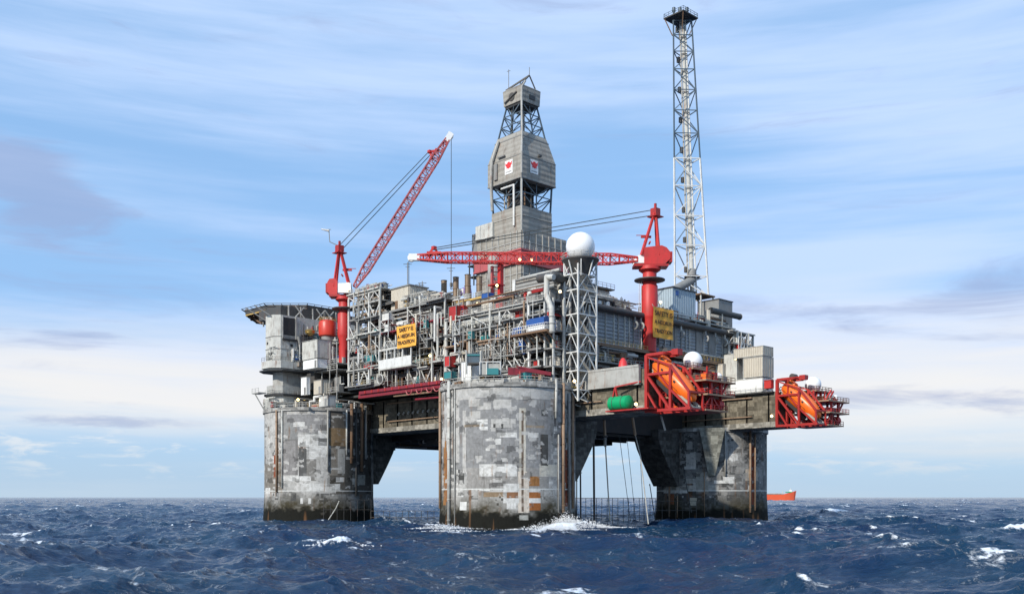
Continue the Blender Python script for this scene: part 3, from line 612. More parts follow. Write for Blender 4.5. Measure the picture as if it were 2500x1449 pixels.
def grid_module(name, label, cat, F, u0, u1, levels, D, bay, seed, colm='white', deckm=None, back_shade='dgrey', brace=.5, dens=1., posts=True, sub=None, over=.7, rail=True, cw=.38, org=None, back=True, bottomred=False):
    rnd = random.Random(seed); t = thing(name, label, cat, org or F.p((u0+u1)/2, D/2, levels[0]))
    if back: one('back_wall', back_shade, t, lambda b: F.box(b, u0+.1, u1-.1, D-.15, D, levels[0], levels[-1]), False)  # dark sheet at the back: the module's interior shade put into its colour
    nb_ = max(1, int(round((u1-u0)/bay))); us = [u0+(u1-u0)*i/nb_ for i in range(nb_+1)]
    for k, z in enumerate(levels):
        dm = (deckm[k] if deckm else 'lgrey')
        cuts = sorted([u0-.2]+[rnd.uniform(u0+2, u1-2) for _ in range(max(1, int((u1-u0)/9)))]+[u1+.2])
        def dk(b):
            for ci in range(len(cuts)-1):
                c0, c1 = cuts[ci]+.02, cuts[ci+1]-.02; dz = rnd.choice([0, 0, -.8, .7, .35]) if 0 < k < len(levels)-1 else 0; ov = rnd.choice([over, .1, 1.3, over]); zz_ = z+dz
                F.box(b, c0, c1, -ov, D, zz_-.18, zz_); F.box(b, c0, c1, -.18, .18, zz_-rnd.choice([.75, .5, .95]), zz_-.18); F.box(b, c0, c1, -ov-.01, -ov+.12, zz_-.35, zz_+.02)
                for u in us:
                    if c0+.2 < u < c1-.2: F.box(b, u-.1, u+.1, -ov+.14, D-.2, zz_-.6, zz_-.18)
        one('deck', dm, t, dk, False)
        if rail and rnd.random() < .75: railing(t, F, u0+rnd.random()*(u1-u0)*.3, u1-rnd.random()*(u1-u0)*.3, -over+.1, z, rnd.choice(['lgrey', 'offw', 'grey', 'grey']))
    if posts:
        for u in us: one('post', rnd.choice([colm, colm, colm, 'lgrey', 'offw']), t, lambda b: b.bar(F.p(u, 0, levels[0]), F.p(u, 0, rnd.choice(levels[-2:]+levels[-1:])), cw*rnd.choice([.8, 1, 1.25])), False)
    for k in range(len(levels)-1):
        z0, z1 = levels[k], levels[k+1]-.75
        for i in range(nb_):
            if rnd.random() < brace:
                a, c = us[i], us[i+1]; m = (a+c)/2; ty = rnd.random()
                def br(b):
                    if ty < .4: b.bar(F.p(a, .05, z0), F.p(m, .05, z1), cw*.6); b.bar(F.p(c, .05, z0), F.p(m, .05, z1), cw*.6)
                    elif ty < .7: b.bar(F.p(a, .05, z0), F.p(c, .05, z1), cw*.6)
                    else: b.bar(F.p(a, .05, z1), F.p(m, .05, z0), cw*.6); b.bar(F.p(c, .05, z1), F.p(m, .05, z0), cw*.6)
                one('brace', colm, t, br, False)
        U = u1-u0; n = U/10*dens
        clutter(t, F, u0+.3, u1-.3, .35, min(D-.4, 4.5), z0, z1, rnd, int(4*n+1), int(7*n+1), int(3.2*n+1), int(1.3*n+.6))
    # things hung outside the frame line: tall risers, little landings, scaffold tubes, cable loops
    n = (u1-u0)/10
    for i in range(int(7*n)):
        u = rnd.uniform(u0+.4, u1-.4); w = rnd.uniform(-1.5, -.3); za = rnd.uniform(levels[0], levels[-2]); zb = min(levels[-1], za+rnd.uniform(3, 11)); r = rnd.choice([.07, .1, .16, .24, .32])
        one('riser_pipe', rnd.choice(['white', 'offw', 'offw', 'lgrey', 'grey', 'rustp', 'cream']), t, lambda b: b.path([F.p(u, 1, za), F.p(u, w, za), F.p(u, w, zb), F.p(u, 1, zb)], r, 7))
    for i in range(int(2.6*n)+1):
        u, z, L_, H_ = rnd.uniform(u0+.5, u1-3.5), rnd.uniform(levels[0]+.5, levels[-1]-4), rnd.uniform(1.8, 3.6), rnd.uniform(2.2, 4.5)
        def lg(b):
            F.box(b, u, u+L_, -1.9, -.3, z-.12, z)
            for uu in (u, u+L_):
                for ww in (-1.9, -.4): b.bar(F.p(uu, ww, z-rnd.uniform(.2, 2)), F.p(uu, ww, z+H_), .13)
            for zz_ in (z+1.1, z+H_): b.bar(F.p(u, -1.9, zz_), F.p(u+L_, -1.9, zz_), .1)
            b.bar(F.p(u, -1.9, z), F.p(u+L_, -1.9, z+H_), .1)
        one('landing', rnd.choice(['offw', 'lgrey', 'grey', 'white']), t, lg, False)
        if rnd.random() < .6: one('cabinet', rnd.choice(BOXM), t, lambda b: cabinet(b, F, u+.3, -1.6, z, L_*.5, .9, rnd.uniform(1, 1.9)), False)
    for i in range(int(3*n)):
        u, z, rr = rnd.uniform(u0+1, u1-2), rnd.uniform(levels[0]+2, levels[-1]), rnd.uniform(.5, 1.4)
        one('cable_loop', rnd.choice(['black', 'dgrey', 'offw', 'grey']), t, lambda b: b.ring(F.p(u, -.5, z), rr, .08, F.ax, 12, 5, 180, 360))
    return t, us
LAMPS = []
def lamp(px, py, d, near, e=1.):
    LAMPS.append((px, py, d, near))
    p = DP(px, py, d); t = thing('floodlight', 'small lit yellow floodlight '+near, 'floodlight', p, 'lit floodlights on the platform')
    b = MB(); b.box(p.x-.3, p.x+.3, p.y-.25, p.y+.35, p.z-.28, p.z+.28); b.bar(p+Vector((0, .3, -.2)), p+Vector((0, .3, -1.3)), .1); b.build('housing', 'dgrey', t)
    b = MB(); b.ball(p-Vector((.18, .22, 0)), .34, 10, 8, -.99); b.build('lens', 'lamp', t, True)

# ---------------------------------------------------------------- cellar deck hung between the beams
t = thing('cellar_deck', 'dark steel deck hanging between the two long concrete beams', 'deck', (45, 40, 23))
one('floor', 'black', t, lambda b: (b.box(21, 69, 2, 100, 23.4, 34.6), b.box(22, 60, 20, 60, 21.6, 23.39)), False)
def cd(b):
    for y in range(4, 100, 6): b.box(21.2, 68.8, y, y+.4, 22.7, 23.4)
one('joists', 'dgrey', t, cd, False)
rnd = random.Random(3)
for i in range(26):
    y = rnd.uniform(2, 96); x = rnd.uniform(21, 30)
    one('hanging_pipe', rnd.choice(['dgrey', 'grey', 'brown', 'lgrey']), t, lambda b: b.path([(x, y, 23.2), (x, y, 22.4), (x+rnd.uniform(5, 20), y, 22.4)], rnd.choice([.15, .25, .35])))
# main deck over everything
t = thing('main_deck', 'grey plated main deck carrying the process modules', 'deck', (45, 40, 35))
one('plating', 'dgrey', t, lambda b: b.box(2.5, 85.5, -6.3, 96, 34.7, 35.3), False)
one('core', 'dgrey', t, lambda b: b.box(9, 79, 1, 88, 35.3, 50), False)

# ---------------------------------------------------------------- left front modules (plane x = 2)
FA = Face('x', 2.0)
yA0, yA1, yA2, yA3 = FA.at(1345, 800)[0], FA.at(1090, 800)[0], FA.at(940, 800)[0], FA.at(862, 800)[0]
# module next to the corner
mB, us = grid_module('process_module', 'white framed process module above the near shaft, behind the balcony with the blue topped tank', 'process module', FA, yA0+2, yA1, [36.2, 39.8, 44.2, 48.0, 51.2], 6.5, 4.6, 101, 'white', ['grey', 'grey', 'rustp', 'grey', 'lgrey'], 'dgrey', .3, 1.7)
# siding behind the balcony
one('panel_wall', 'cladz', mB, lambda b: b.box(2.6, 3.0, FA.at(1342, 0)[0]+2.3, FA.at(1250, 0)[0], 44.4, 47.8), False)
# balcony with blue topped tank
def bal(b):
    a = XP(1335, 824, -.6); c = XP(1246, 836, -.6); b.box(-.6, 2.0, a.y, c.y, 43.3, 43.75)
    for k in range(8): y = a.y+(c.y-a.y)*k/7; b.bar((-.5, y, 43.3), (2, y, 41.2), .18)
t = thing('balcony', 'railed balcony with an orange brown floor edge below the blue topped tank', 'balcony', (0, 0, 43.3)); one('floor', 'brown', t, bal, False)
a = XP(1335, 824, -.6); c = XP(1246, 836, -.6)
one('railing', 'white', t, lambda b: b.rail([(2, c.y, 43.75), (-.5, c.y, 43.75), (-.5, a.y, 43.75), (2, a.y, 43.75)], 1.5, .1, .75), False)
t = thing('skid_tank', 'low tank with a bright blue top and white base standing on the railed balcony', 'tank', XP(1308, 812, .8))
p0, p1 = XP(1328, 812, .3), XP(1288, 812, .3)
one('base', 'wbrt', t, lambda b: b.box(.3, 2.2, p0.y, p1.y, 43.8, 45.2), False); one('cover', 'blue', t, lambda b: b.prism([(.1, 45.2), (2.4, 45.2), (2.4, 46.6), (1.25, 47.1), (.1, 46.6)], 'y', p0.y-.2, p1.y+.2), False)
t = thing('generator_set', 'small blue and grey pump beside the blue topped tank', 'pump', XP(1258, 818, .6))
p0, p1 = XP(1272, 812, .4), XP(1250, 812, .4)
one('body', 'blue', t, lambda b: (b.box(.4, 1.9, p0.y, p1.y, 43.8, 44.9), b.tube((1.1, p0.y, 45.2), (1.1, p1.y, 45.2), .45))); one('motor', 'grey', t, lambda b: b.tube((1.1, p1.y, 44.6), (1.1, p1.y+1, 44.6), .5))
# middle left module
mA, us = grid_module('process_module', 'long open module of white braced steelwork between the orange banner and the near shaft', 'process module', FA, yA1+.6, yA2, [36.0, 41.0, 46.3, 51.6, 56.6], 7, 5.6, 202, 'offw', ['maroon', 'lgrey', 'grey', 'maroon', 'grey'], 'dgrey', .6, 1.6)
# tall braced tower at the left end
FT = Face('x', 0.6)
mT, us = grid_module('stair_tower', 'tall white braced lattice tower directly right of the left red crane', 'stair tower', FT, yA2+.4, yA3, [37.5, 42.0, 46.5, 51, 55.5, 60, 63.2], 6, 4.3, 303, 'white', ['grey', 'lgrey', 'grey', 'offw', 'grey', 'lgrey', 'offw'], 'dgrey', .8, 1.1)
# red hull-like walkway girders under the left modules
t = thing('walkway_girder', 'dark red girder with hanging rings under the left modules', 'girder', (0, 30, 35))
pA, pB = XP(880, 950, .2), XP(1078, 940, .2)
one('beam', 'maroon', t, lambda b: (b.box(-.3, 1.9, pB.y, pA.y, 34.9, 35.7), b.box(.2, 1.4, pB.y, pA.y+1, 33.9, 34.9)), False)
one('web_plate', 'dred', t, lambda b: [b.box(-.42, -.3, y, y+.5, 34.9, 35.7) for y in np.arange(pB.y+1, pA.y-1, 3.1)], False)
for px in (1000, 1025, 1050, 1068): p = XP(px, 958, 0); one('hanging_ring', 'pink', t, lambda b: b.ring((-.2, p.y, 34.4), 1.25, .14, 'x', 20, 6, 180, 360))
for i, (px0, px1, py) in enumerate(((900, 970, 958), (960, 1050, 966), (1010, 1072, 974))):
    p, q = XP(px0, py, .8), XP(px1, py, .8); one('pipe', ['maroon', 'rustp', 'maroon'][i], t, lambda b: b.path([(.8+i*.3, p.y, p.z), (.8+i*.3, q.y, p.z-.2), (3, q.y, p.z-.2)], .28))
# hose reel ring
t = thing('hose_reel', 'large round white hose reel under the white walkway on the left modules', 'hose reel', XP(928, 925, -.2))
p = XP(928, 925, -.4)
one('rim', 'offw', t, lambda b: (b.ring(p, 1.25, .16, 'x', 24, 6), b.ring(p+Vector((.9, 0, 0)), 1.25, .16, 'x', 24, 6))); one('drum', 'dgrey', t, lambda b: b.tube(p, p+Vector((.9, 0, 0)), .85, n=18))
# white walkway (gallery) with posts
t = thing('walkway', 'white panelled gallery sloping away under the orange banner', 'walkway', XP(960, 890, -.4))
p, q = XP(925, 892, -.6), XP(1003, 892, -.6)
one('panel', 'white', t, lambda b: b.box(-.6, -.45, q.y, p.y, 40.9, 43.2), False); one('floor', 'offw', t, lambda b: b.box(-.6, 1.8, q.y-.2, p.y+.2, 40.5, 40.9), False)
one('top_beam', 'offw', t, lambda b: b.box(-.6, -.2, q.y-.2, p.y+.2, 45.5, 46.1), False)
for k in range(5): y = q.y+(p.y-q.y)*k/4; one('post', 'white', t, lambda b: b.bar((-.5, y, 40.9), (-.5, y, 45.6), .3), False)
# coloured bits seen in the left modules
for (px0, px1, py0, py1, x, mat, nm, lb, ct) in [
    (890, 912, 864, 886, .2, 'teal', 'tank', 'teal box tank above the red box in the left lattice tower', 'tank'), (888, 912, 886, 902, .2, 'red', 'locker', 'red box locker below the teal tank in the left lattice tower', 'locker'),
    (1086, 1098, 868, 895, 0, 'red', 'locker', 'tall red locker at the left modules beside the near shaft', 'locker'), (1084, 1102, 905, 925, 0, 'teal', 'pump', 'teal pump unit under the tall red locker', 'pump'),
    (1096, 1114, 745, 785, 1.2, 'dred', 'tank', 'dark red tank below the leftmost brown exhaust stack', 'tank'), (1176, 1192, 713, 732, 5, 'blue', 'cabinet', 'dark blue cabinet at the foot of the rightmost exhaust stack', 'cabinet'),
    (915, 955, 790, 800, .6, 'dred', 'beam_stack', 'dark red pipe rack left of the orange banner', 'rack'), (922, 958, 735, 748, 2.5, 'dgrey', 'louvre', 'dark louvred opening below the yellowish deck house', 'louvre'),
    (925, 950, 762, 785, 1.2, 'white', 'cabin', 'small white cabin left of the orange banner', 'cabin')]:
    p, q = XP(px0, py1, x), XP(px1, py0, x); t = thing(nm, lb, ct, p)
    one('body', mat, t, lambda b: b.box(x, x+1.9, q.y, p.y, p.z, q.z), False)
    one('frame', 'grey', t, lambda b: [b.bar((x-.05, y, p.z-.1), (x-.05, y, q.z+.1), .14) for y in (p.y, q.y)]+[b.bar((x-.05, p.y, z), (x-.05, q.y, z), .14) for z in (p.z, q.z)], False)
# deck house on the roof of the left module
t = thing('deck_house', 'yellowish grey deck house on the roof of the left modules', 'deck house', XP(990, 735, 4))
p, q = XP(955, 750, 3.5), XP(1000, 714, 3.5)
one('wall', 'cream', t, lambda b: b.box(3.5, 9.5, q.y, p.y, 57.0, 62.6), False); one('roof', 'grey', t, lambda b: b.box(3.2, 9.8, q.y-.3, p.y+.3, 62.6, 62.9), False)
one('door', 'brown', t, lambda b: b.box(3.42, 3.5, p.y-3, p.y-1.8, 57.1, 59.3), False)
one('rear_block', 'clad', t, lambda b: b.box(9.52, 18, q.y-.5, q.y+6, 57.0, 62.2), False)
# roof clutter on left
def roof(name, label, F, u0, u1, w0, w1, z0, z1, seed, n=1., **k):
    t = thing(name, label, 'roof equipment', F.p((u0+u1)/2, w0, z0)); rnd = random.Random(seed); L = (u1-u0)/10*n
    clutter(t, F, u0, u1, w0, w1, z0, z1, rnd, int(6*L), int(6*L), int(5*L), int(2*L)+1, **k); railing(t, F, u0, u1, w0-.1, z0); return t
roof('roof_equipment', 'jumble of pipes and tanks on the roof right of the yellowish deck house', FA, yA1+1, yA2-6, .4, 7, 56.6, 60, 12, 1.3)
roof('roof_equipment', 'pipes and cabinets on top of the tall white lattice tower beside the left crane', FT, yA2+.6, yA3-.5, .4, 5, 63.2, 65.6, 13, 1.2)
roof('roof_equipment', 'grey pipes and valves in front of the four brown exhaust stacks', FA, yA1-6, yA1+1, .6, 5, 51.4, 56.5, 14, 1.6)
roof('roof_equipment', 'tangle of white pipes on the module roof below the derrick', FA, yA0+2, yA1-6, 1, 7, 51.4, 55.2, 15, 1.5)
# exhaust stacks
for i, (px, pt, pb) in enumerate(((1084, 685, 738), (1113, 677, 724), (1142, 671, 717), (1170, 676, 714))):
    p = XP(px, pb, 7.5); q = XP(px, pt, 7.5)
    t = thing('exhaust_stack', ['leftmost brown exhaust stack, the lowest of the four', 'second brown exhaust stack from the left, beside the purple sheet', 'third and tallest brown exhaust stack of the row', 'rightmost brown exhaust stack of the row, next to the red crane boom'][i], 'exhaust stack', p, 'row of four brown exhaust stacks')
    one('pipe', 'stack', t, lambda b: b.tube((7.5, p.y, p.z-3), (7.5, p.y, q.z), .76, n=18)); one('lip', 'dgrey', t, lambda b: b.ring((7.5, p.y, q.z), .76, .09, 'z', 20, 6))
    one('strap', 'rustp', t, lambda b: b.ring((7.5, p.y, p.z+2), .8, .1, 'z', 20, 6))
    one('insulation', 'grey', t, lambda b: b.tube((7.5, p.y, p.z-4), (7.5, p.y, p.z), 1.0, n=16))
t = thing('tarpaulin', 'purple sheeting between the second and third exhaust stacks', 'tarpaulin', XP(1128, 705, 8.5))
p, q = XP(1117, 715, 8.6), XP(1142, 696, 8.6); one('sheet', 'purple', t, lambda b: b.hull8([(8.6, q.y, p.z-.6), (10, q.y, p.z-.6), (10, p.y, p.z-.6), (8.6, p.y, p.z-.6)], [(8.8, q.y+.2, q.z), (9.8, q.y+.2, q.z), (9.8, p.y-.2, q.z-.5), (8.8, p.y-.2, q.z-.5)]), False)
t = thing('deck_edge', 'ochre yellow deck edge below the row of exhaust stacks', 'deck edge', XP(1130, 730, 6))
p, q = XP(1082, 740, 5.5), XP(1188, 710, 5.5); one('beam', 'yellow', t, lambda b: (b.box(5.5, 6.0, q.y, p.y, 55.6, 56.1), b.box(6, 14, q.y, p.y, 55.5, 55.9)), False)
one('railing', 'offw', t, lambda b: b.rail([(5.6, q.y, 56.1), (5.6, p.y, 56.1)]), False)
# pale deck building above the corner, on a red beam
t = thing('deck_building', 'pale grey clad building on a red beam, above the blue topped tank', 'building', XP(1300, 735, 6))
p, q = XP(1256, 738, 6), XP(1352, 665, 6); zt = XP(1340, 663, 6).z
one('wall', 'cladz', t, lambda b: b.box(6, 20, q.y, p.y, 52.6, 57.2), False); one('upper_wall', 'clad', t, lambda b: b.box(6.1, 19, q.y+.4, p.y, 57.35, zt-.4), False)
one('ledge', 'dgrey', t, lambda b: b.box(5.85, 20.2, q.y-.15, p.y+.15, 57.2, 57.35), False)
one('corner_post', 'white', t, lambda b: b.box(5.7, 6.4, p.y-.5, p.y+.4, 52.6, zt), False); one('roof', 'grey', t, lambda b: b.box(5.8, 19.5, q.y+.2, p.y+.2, zt-.4, zt), False)
one('red_beam', 'red', t, lambda b: b.box(5.5, 6.2, q.y, p.y+.3, 51.9, 52.6), False)
one('roof_pipe', 'offw', t, lambda b: b.path([(8, q.y, zt+.6), (8, p.y, zt+.6)], .35))
# white S shaped duct
t = thing('air_duct', 'thick white bent duct coming down at the corner right of the blue topped tank', 'duct', XP(1345, 800, 0))
pts = [XP(1352, 676, .5), XP(1335, 676, .5), XP(1334, 720, .5), XP(1347, 755, .5), XP(1348, 812, .5)]
one('duct', 'offw', t, lambda b: b.path(pts, .62, 14)); 
for k in (.3, .6, .95): one('joint', 'lgrey', t, lambda b: b.ring(pts[3].lerp(pts[4], k), .68, .12, 'z', 16, 6))
t = thing('air_duct', 'big dark grey horizontal duct left of the white lattice radome tower', 'duct', XP(1370, 676, 1))
pts = [XP(1316, 678, 3), XP(1340, 672, 3), XP(1345, 674, 3), YP(1385, 684, -9)]
one('duct', 'dgrey', t, lambda b: b.path([XP(1316, 680, 2), XP(1352, 675, 2), DP(1392, 690, 222)], 1.0, 14)); one('joint', 'grey', t, lambda b: b.ring(XP(1352, 675, 2), 1.05, .15, 'y', 16, 6))
# goosenecks
t = thing('gooseneck_vents', 'pair of white gooseneck vents beside the lattice radome tower', 'vent', XP(1360, 700, 0))
for k, (px, py) in enumerate(((1362, 690), (1370, 700))):
    c = DP(px, py+8, 221); one('gooseneck', 'offw', t, lambda b: (b.ring(c, 1.2, .33, 'x', 16, 8, 0, 180), b.tube(c+Vector((0, 1.2, 0)), c+Vector((0, 1.2, -5)), .33), b.tube(c+Vector((0, -1.2, 0)), c+Vector((0, -1.2, -1)), .33)))

# ---------------------------------------------------------------- corner block and right wall (plane y = -7)
FR = Face('y', -7.0)
xr0, xr1 = FR.at(1345, 800)[0], FR.at(1800, 800)[0]
t = thing('process_hall', 'long blue grey sided hall along the right edge, behind the right crane', 'process hall', (45, -6, 42)); hall = t
one('wall', 'wall', t, lambda b: b.box(xr0+1, xr1, -7, 0, 43.8, 51.6), False)
one('lower_wall', 'grey', t, lambda b: b.box(xr0+2, xr1-2, -5.2, 0, 34.9, 43.2), False)
one('roof', 'grey', t, lambda b: b.box(xr0+.8, xr1+.2, -7.3, 6, 51.6, 51.9), False)
for x in (40.5, 52, 63, 69, 76): one('wall_panel', 'grey', t, lambda b: b.box(x, x+2.6, -7.12, -7, 44.0, 51.2), False)
rnd = random.Random(77)
x = xr0+2
while x < xr1: one('stiffener', rnd.choice(['lgrey', 'offw', 'grey']), t, lambda b: b.box(x, x+.22, -7.3, -7.0, 43.8, 51.6), False); x += rnd.uniform(1.4, 3.4)
one('gutter_duct', 'dgrey', t, lambda b: b.tube((xr0+12, -8.0, 52.4), (xr1-3, -8.0, 52.4), .75, n=14))
one('walkway', 'rustp', t, lambda b: (b.box(xr0+2, xr1, -9.4, -7, 43.1, 43.4), b.box(xr0+2, xr1, -9.4, -9.2, 42.9, 43.6)), False)
one('railing', 'yellow', t, lambda b: b.rail([(xr0+2, -9.3, 43.4), (xr1, -9.3, 43.4)], 1.15, .09), False)
for z, r, m in ((42.2, .35, 'dgrey'), (41.4, .22, 'rustp'), (40.2, .5, 'black'), (38.9, .3, 'lgrey'), (38.0, .4, 'dgrey'), (36.8, .25, 'grey'), (36.0, .45, 'black')):
    one('pipe', m, t, lambda b: b.path([(xr0+3, -6.2, z), (xr1-4-rnd.random()*20, -6.2, z)], r))
for i in range(34):
    x = rnd.uniform(xr0+3, xr1-3); one('hanger', rnd.choice(['lgrey', 'offw', 'dgrey']), t, lambda b: b.bar((x, -6.9, 35.2), (x, -6.9, 43), .18), False)
for x in (36.0, 38.4, 55, 66, 70.5, 75, 79):
    r = rnd.choice([.4, .5]); one('gooseneck', rnd.choice(['offw', 'lgrey', 'grey']), t, lambda b: (b.ring((x, -8, 49.6), .9, .25, 'x', 10, 6, 90, 270), b.tube((x, -8, 50.4), (x, -8, 52), .25)))
clutter(hall, FR, 38, xr1-4, -1.8, .2, 43.5, 46.0, random.Random(5), 3, 6, 6, 1)
clutter(hall, FR, xr0+4, xr1-6, .4, 1.6, 35.2, 42.5, random.Random(6), 12, 12, 12, 4)
# recessed dark bay with windows right wall (left of crane)
roof('roof_equipment', 'dark pipes and coolers on the hall roof between the radome tower and the right crane', FR, xr0+10, 40, 1, 8, 51.9, 57.5, 31, 1.7)
roof('roof_equipment', 'taller pipework further back on the hall roof left of the right crane', Face('y', 3.), 20, 42, .5, 8, 54, 61, 32, 1.4)
roof('roof_equipment', 'pipes and vessels on the hall roof between the right crane and the flare tower', FR, 43, 66, .6, 7, 51.9, 57, 33, 1.7)
roof('roof_equipment', 'pipework on the hall roof right of the flare tower foot', FR, 66, xr1-2, .6, 7, 51.9, 58, 34, 1.5)
t = thing('pipe_rack', 'grey frame of upright pipes behind the right crane pedestal', 'pipe rack', (38, 2, 52))
rnd = random.Random(8)
for i in range(22):
    x = rnd.uniform(22, 56); h = 61.5 if x < 40 else 59; one('upright', rnd.choice(['offw', 'lgrey', 'grey', 'brown']), t, lambda b: b.bar((x, 1.5+rnd.random()*3, 52), (x, 2.5, rnd.uniform(56, h)), rnd.choice([.2, .35, .5])), False)
one('deck', 'grey', t, lambda b: (b.box(21, 44, 0, 8, 57.2, 57.6), b.box(24, 40, 2, 10, 60.4, 60.7)), False)
one('railing', 'offw', t, lambda b: b.rail([(24, 2, 60.7), (40, 2, 60.7)]), False)
# pale blue house below the flare tower
t = thing('equipment_house', 'pale blue house at the foot of the flare tower', 'equipment house', YP(1665, 735, -2))
p, q = YP(1642, 762, -3), YP(1698, 712, -3)
one('wall', 'paleblue', t, lambda b: b.box(p.x, q.x, -3, 4, 52, q.z-.3), False); one('roof', 'dgrey', t, lambda b: b.box(p.x-.3, q.x+.3, -3.3, 4.3, q.z-.3, q.z), False)
one('vent', 'blue', t, lambda b: b.box(p.x+1.5, p.x+2.6, -3.12, -3, q.z-2.2, q.z-.9), False); one('door', 'grey', t, lambda b: b.box(p.x+4, p.x+5.1, -3.1, -3, 52.1, 54.3), False)
# block, top duct and white column at right end
t = thing('vent_house', 'grey box house with a long round duct at the right end of the hall roof', 'vent house', YP(1770, 760, -5))
p, q = YP(1755, 775, -2), YP(1788, 738, -2)
one('box', 'grey', t, lambda b: b.box(p.x, q.x, -2, 5, 55, q.z), False); one('roof', 'dgrey', t, lambda b: b.box(p.x-.2, q.x+.2, -2.2, 5.2, q.z, q.z+.25), False)
one('long_duct', 'dgrey', t, lambda b: b.tube(YP(1735, 757, -5), YP(1806, 773, -5), .85, n=16)); one('long_duct_end', 'grey', t, lambda b: b.ring(YP(1806, 773, -5), .85, .1, 'x', 16, 6))
one('white_column', 'cream', t, lambda b: b.tube(YP(1728, 800, -6), YP(1728, 757, -6), .75, n=14)); one('deck', 'lgrey', t, lambda b: b.box(62, xr1, -6.5, 4, 54.3, 54.6), False)
# stair frame at far right
t, _ = grid_module('stair_tower', 'small white open frame at the far right end of the hall', 'stair tower', Face('y', -9.0), YP(1780, 0, -9).x, YP(1838, 0, -9).x, [42.5, 46, 49.5, 53], 4, 3.2, 404, 'offw', None, 'grey', .8, .8, back=False)
# ================================================================ DERRICK
dcx, dcy = 44.0, 41.0
t = thing('drilling_derrick', 'tall grey clad drilling derrick with red emblems, rising in the middle of the platform', 'derrick', (dcx, dcy, 50)); DK_ = t
def sq(h, z): return [(dcx-h, dcy-h, z), (dcx+h, dcy-h, z), (dcx+h, dcy+h, z), (dcx-h, dcy+h, z)]
def frus(b, h0, z0, h1, z1): b.hull8(sq(h0, z0), sq(h1, z1))
one('substructure', 'clad', t, lambda b: b.box(37.6, 56.2, 34.6, 53.4, 50, 82.6), False)
def sub_lines(b):
    for z in (54, 58, 62, 66, 70, 79.2): b.box(37.4, 56.4, 34.4, 53.6, z, z+.22)
    for k in np.arange(36, 53, 2.6): b.box(37.35, 37.6, k, k+.3, 50, 82.4); b.box(k+2.2, k+2.5, 34.35, 34.6, 50, 82.4)
one('cladding_rail', 'lgrey', t, sub_lines, False)
one('red_girder', 'pink', t, lambda b: (b.box(36.7, 56.6, 33.7, 54.2, 72.9, 73.4), b.box(36.7, 56.6, 33.7, 54.2, 76.5, 76.9), b.box(36.95, 56.4, 33.95, 54, 73.4, 76.5)), False)
one('girder_rail', 'offw', t, lambda b: b.rail([(36.8, 54, 76.9), (36.8, 33.8, 76.9), (56.4, 33.8, 76.9)]), False)
one('base_enclosure', 'clad', t, lambda b: (b.box(dcx-6.2, dcx+6.2, dcy-6.2, dcy+6.2, 82.6, 86.6), b.box(dcx-6.35, dcx+6.35, dcy-6.35, dcy+6.35, 86.6, 86.9), b.box(dcx-6.2, dcx+6.2, dcy-6.2, dcy+6.2, 86.9, 89.4)), False)
one('side_cabin', 'offw', t, lambda b: (b.box(37.0, 39.5, 46, 53.5, 82.8, 86.8), b.box(36.7, 40, 45.6, 54, 82.4, 82.8)), False)
one('side_cabin', 'grey', t, lambda b: (b.box(38.5, 43, 53.5, 56.8, 80, 85.4), b.box(38, 43, 53, 57.4, 79.6, 80)), False)
one('side_deck', 'dgrey', t, lambda b: (b.box(38, 42, 53.5, 58.2, 75.9, 76.2), b.box(38, 42, 53.5, 57.8, 72.5, 72.8), b.bar((38.2, 57.6, 70), (38.2, 57.6, 80), .3), b.bar((38.2, 55.6, 70), (38.2, 55.6, 80), .3)), False)
def lat(b, h0, z0, h1, z1, n, cw, dw):
    for i in range(4): b.bar(sq(h0, z0)[i], sq(h1, z1)[i], cw)
    for k in range(n):
        f0, f1 = k/n, (k+1)/n; a = sq(h0+(h1-h0)*f0, z0+(z1-z0)*f0); c = sq(h0+(h1-h0)*f1, z0+(z1-z0)*f1)
        for i in range(4):
            j = (i+1) % 4; m0 = (Vector(a[i])+Vector(a[j]))/2; m1 = (Vector(c[i])+Vector(c[j]))/2
            b.bar(a[i], a[j], dw); b.bar(c[i], m0, dw); b.bar(c[j], m0, dw); b.bar(m0, m1, dw*.7)
one('lower_lattice', 'steel', t, lambda b: lat(b, 5.9, 89.4, 6.2, 97.4, 2, .42, .24), False)
one('racking_board', 'black', t, lambda b: (b.box(dcx-4.8, dcx+4.8, dcy-4.8, dcy+4.8, 95.6, 97), b.box(dcx-2.5, dcx+2.5, dcy-2.5, dcy+2.5, 89.4, 96), b.bar((dcx-5.8, dcy-3, 94.5), (dcx+2, dcy-3, 94.5), .5)), False)
rnd = random.Random(4)
for i in range(9):
    x, y = dcx+rnd.uniform(-5, 5), dcy+rnd.uniform(-5, 5); one('stand_pipe', rnd.choice(['dgrey', 'grey', 'lgrey', 'brown']), t, lambda b: b.tube((x, y, 88), (x, y, 97), .22, n=6))
def wind(b):
    b.hull8(sq(7.0, 97.0), sq(7.0, 103.6)); b.hull8(sq(7.0, 103.6), sq(5.5, 109.6)); b.hull8(sq(5.5, 109.6), sq(5.0, 111.2))
one('wind_wall', 'clad', t, wind, False)
one('wall_seam', 'grey', t, lambda b: (b.box(dcx-7.1, dcx+7.1, dcy-7.1, dcy+7.1, 96.9, 97.2), b.box(dcx-7.08, dcx+7.08, dcy-7.08, dcy+7.08, 103.5, 103.7), b.box(dcx-5.6, dcx+5.6, dcy-5.6, dcy+5.6, 109.5, 109.8)), False)
one('upper_lattice', 'steel', t, lambda b: lat(b, 4.8, 111.2, 3.1, 120.6, 3, .36, .22), False)
one('guide_rail', 'dgrey', t, lambda b: (b.bar((dcx-.8, dcy-1.6, 111), (dcx-.8, dcy-1.6, 121), .45), b.bar((dcx-2.4, dcy+1.6, 111), (dcx-2.4, dcy+1.6, 121), .45)), False)
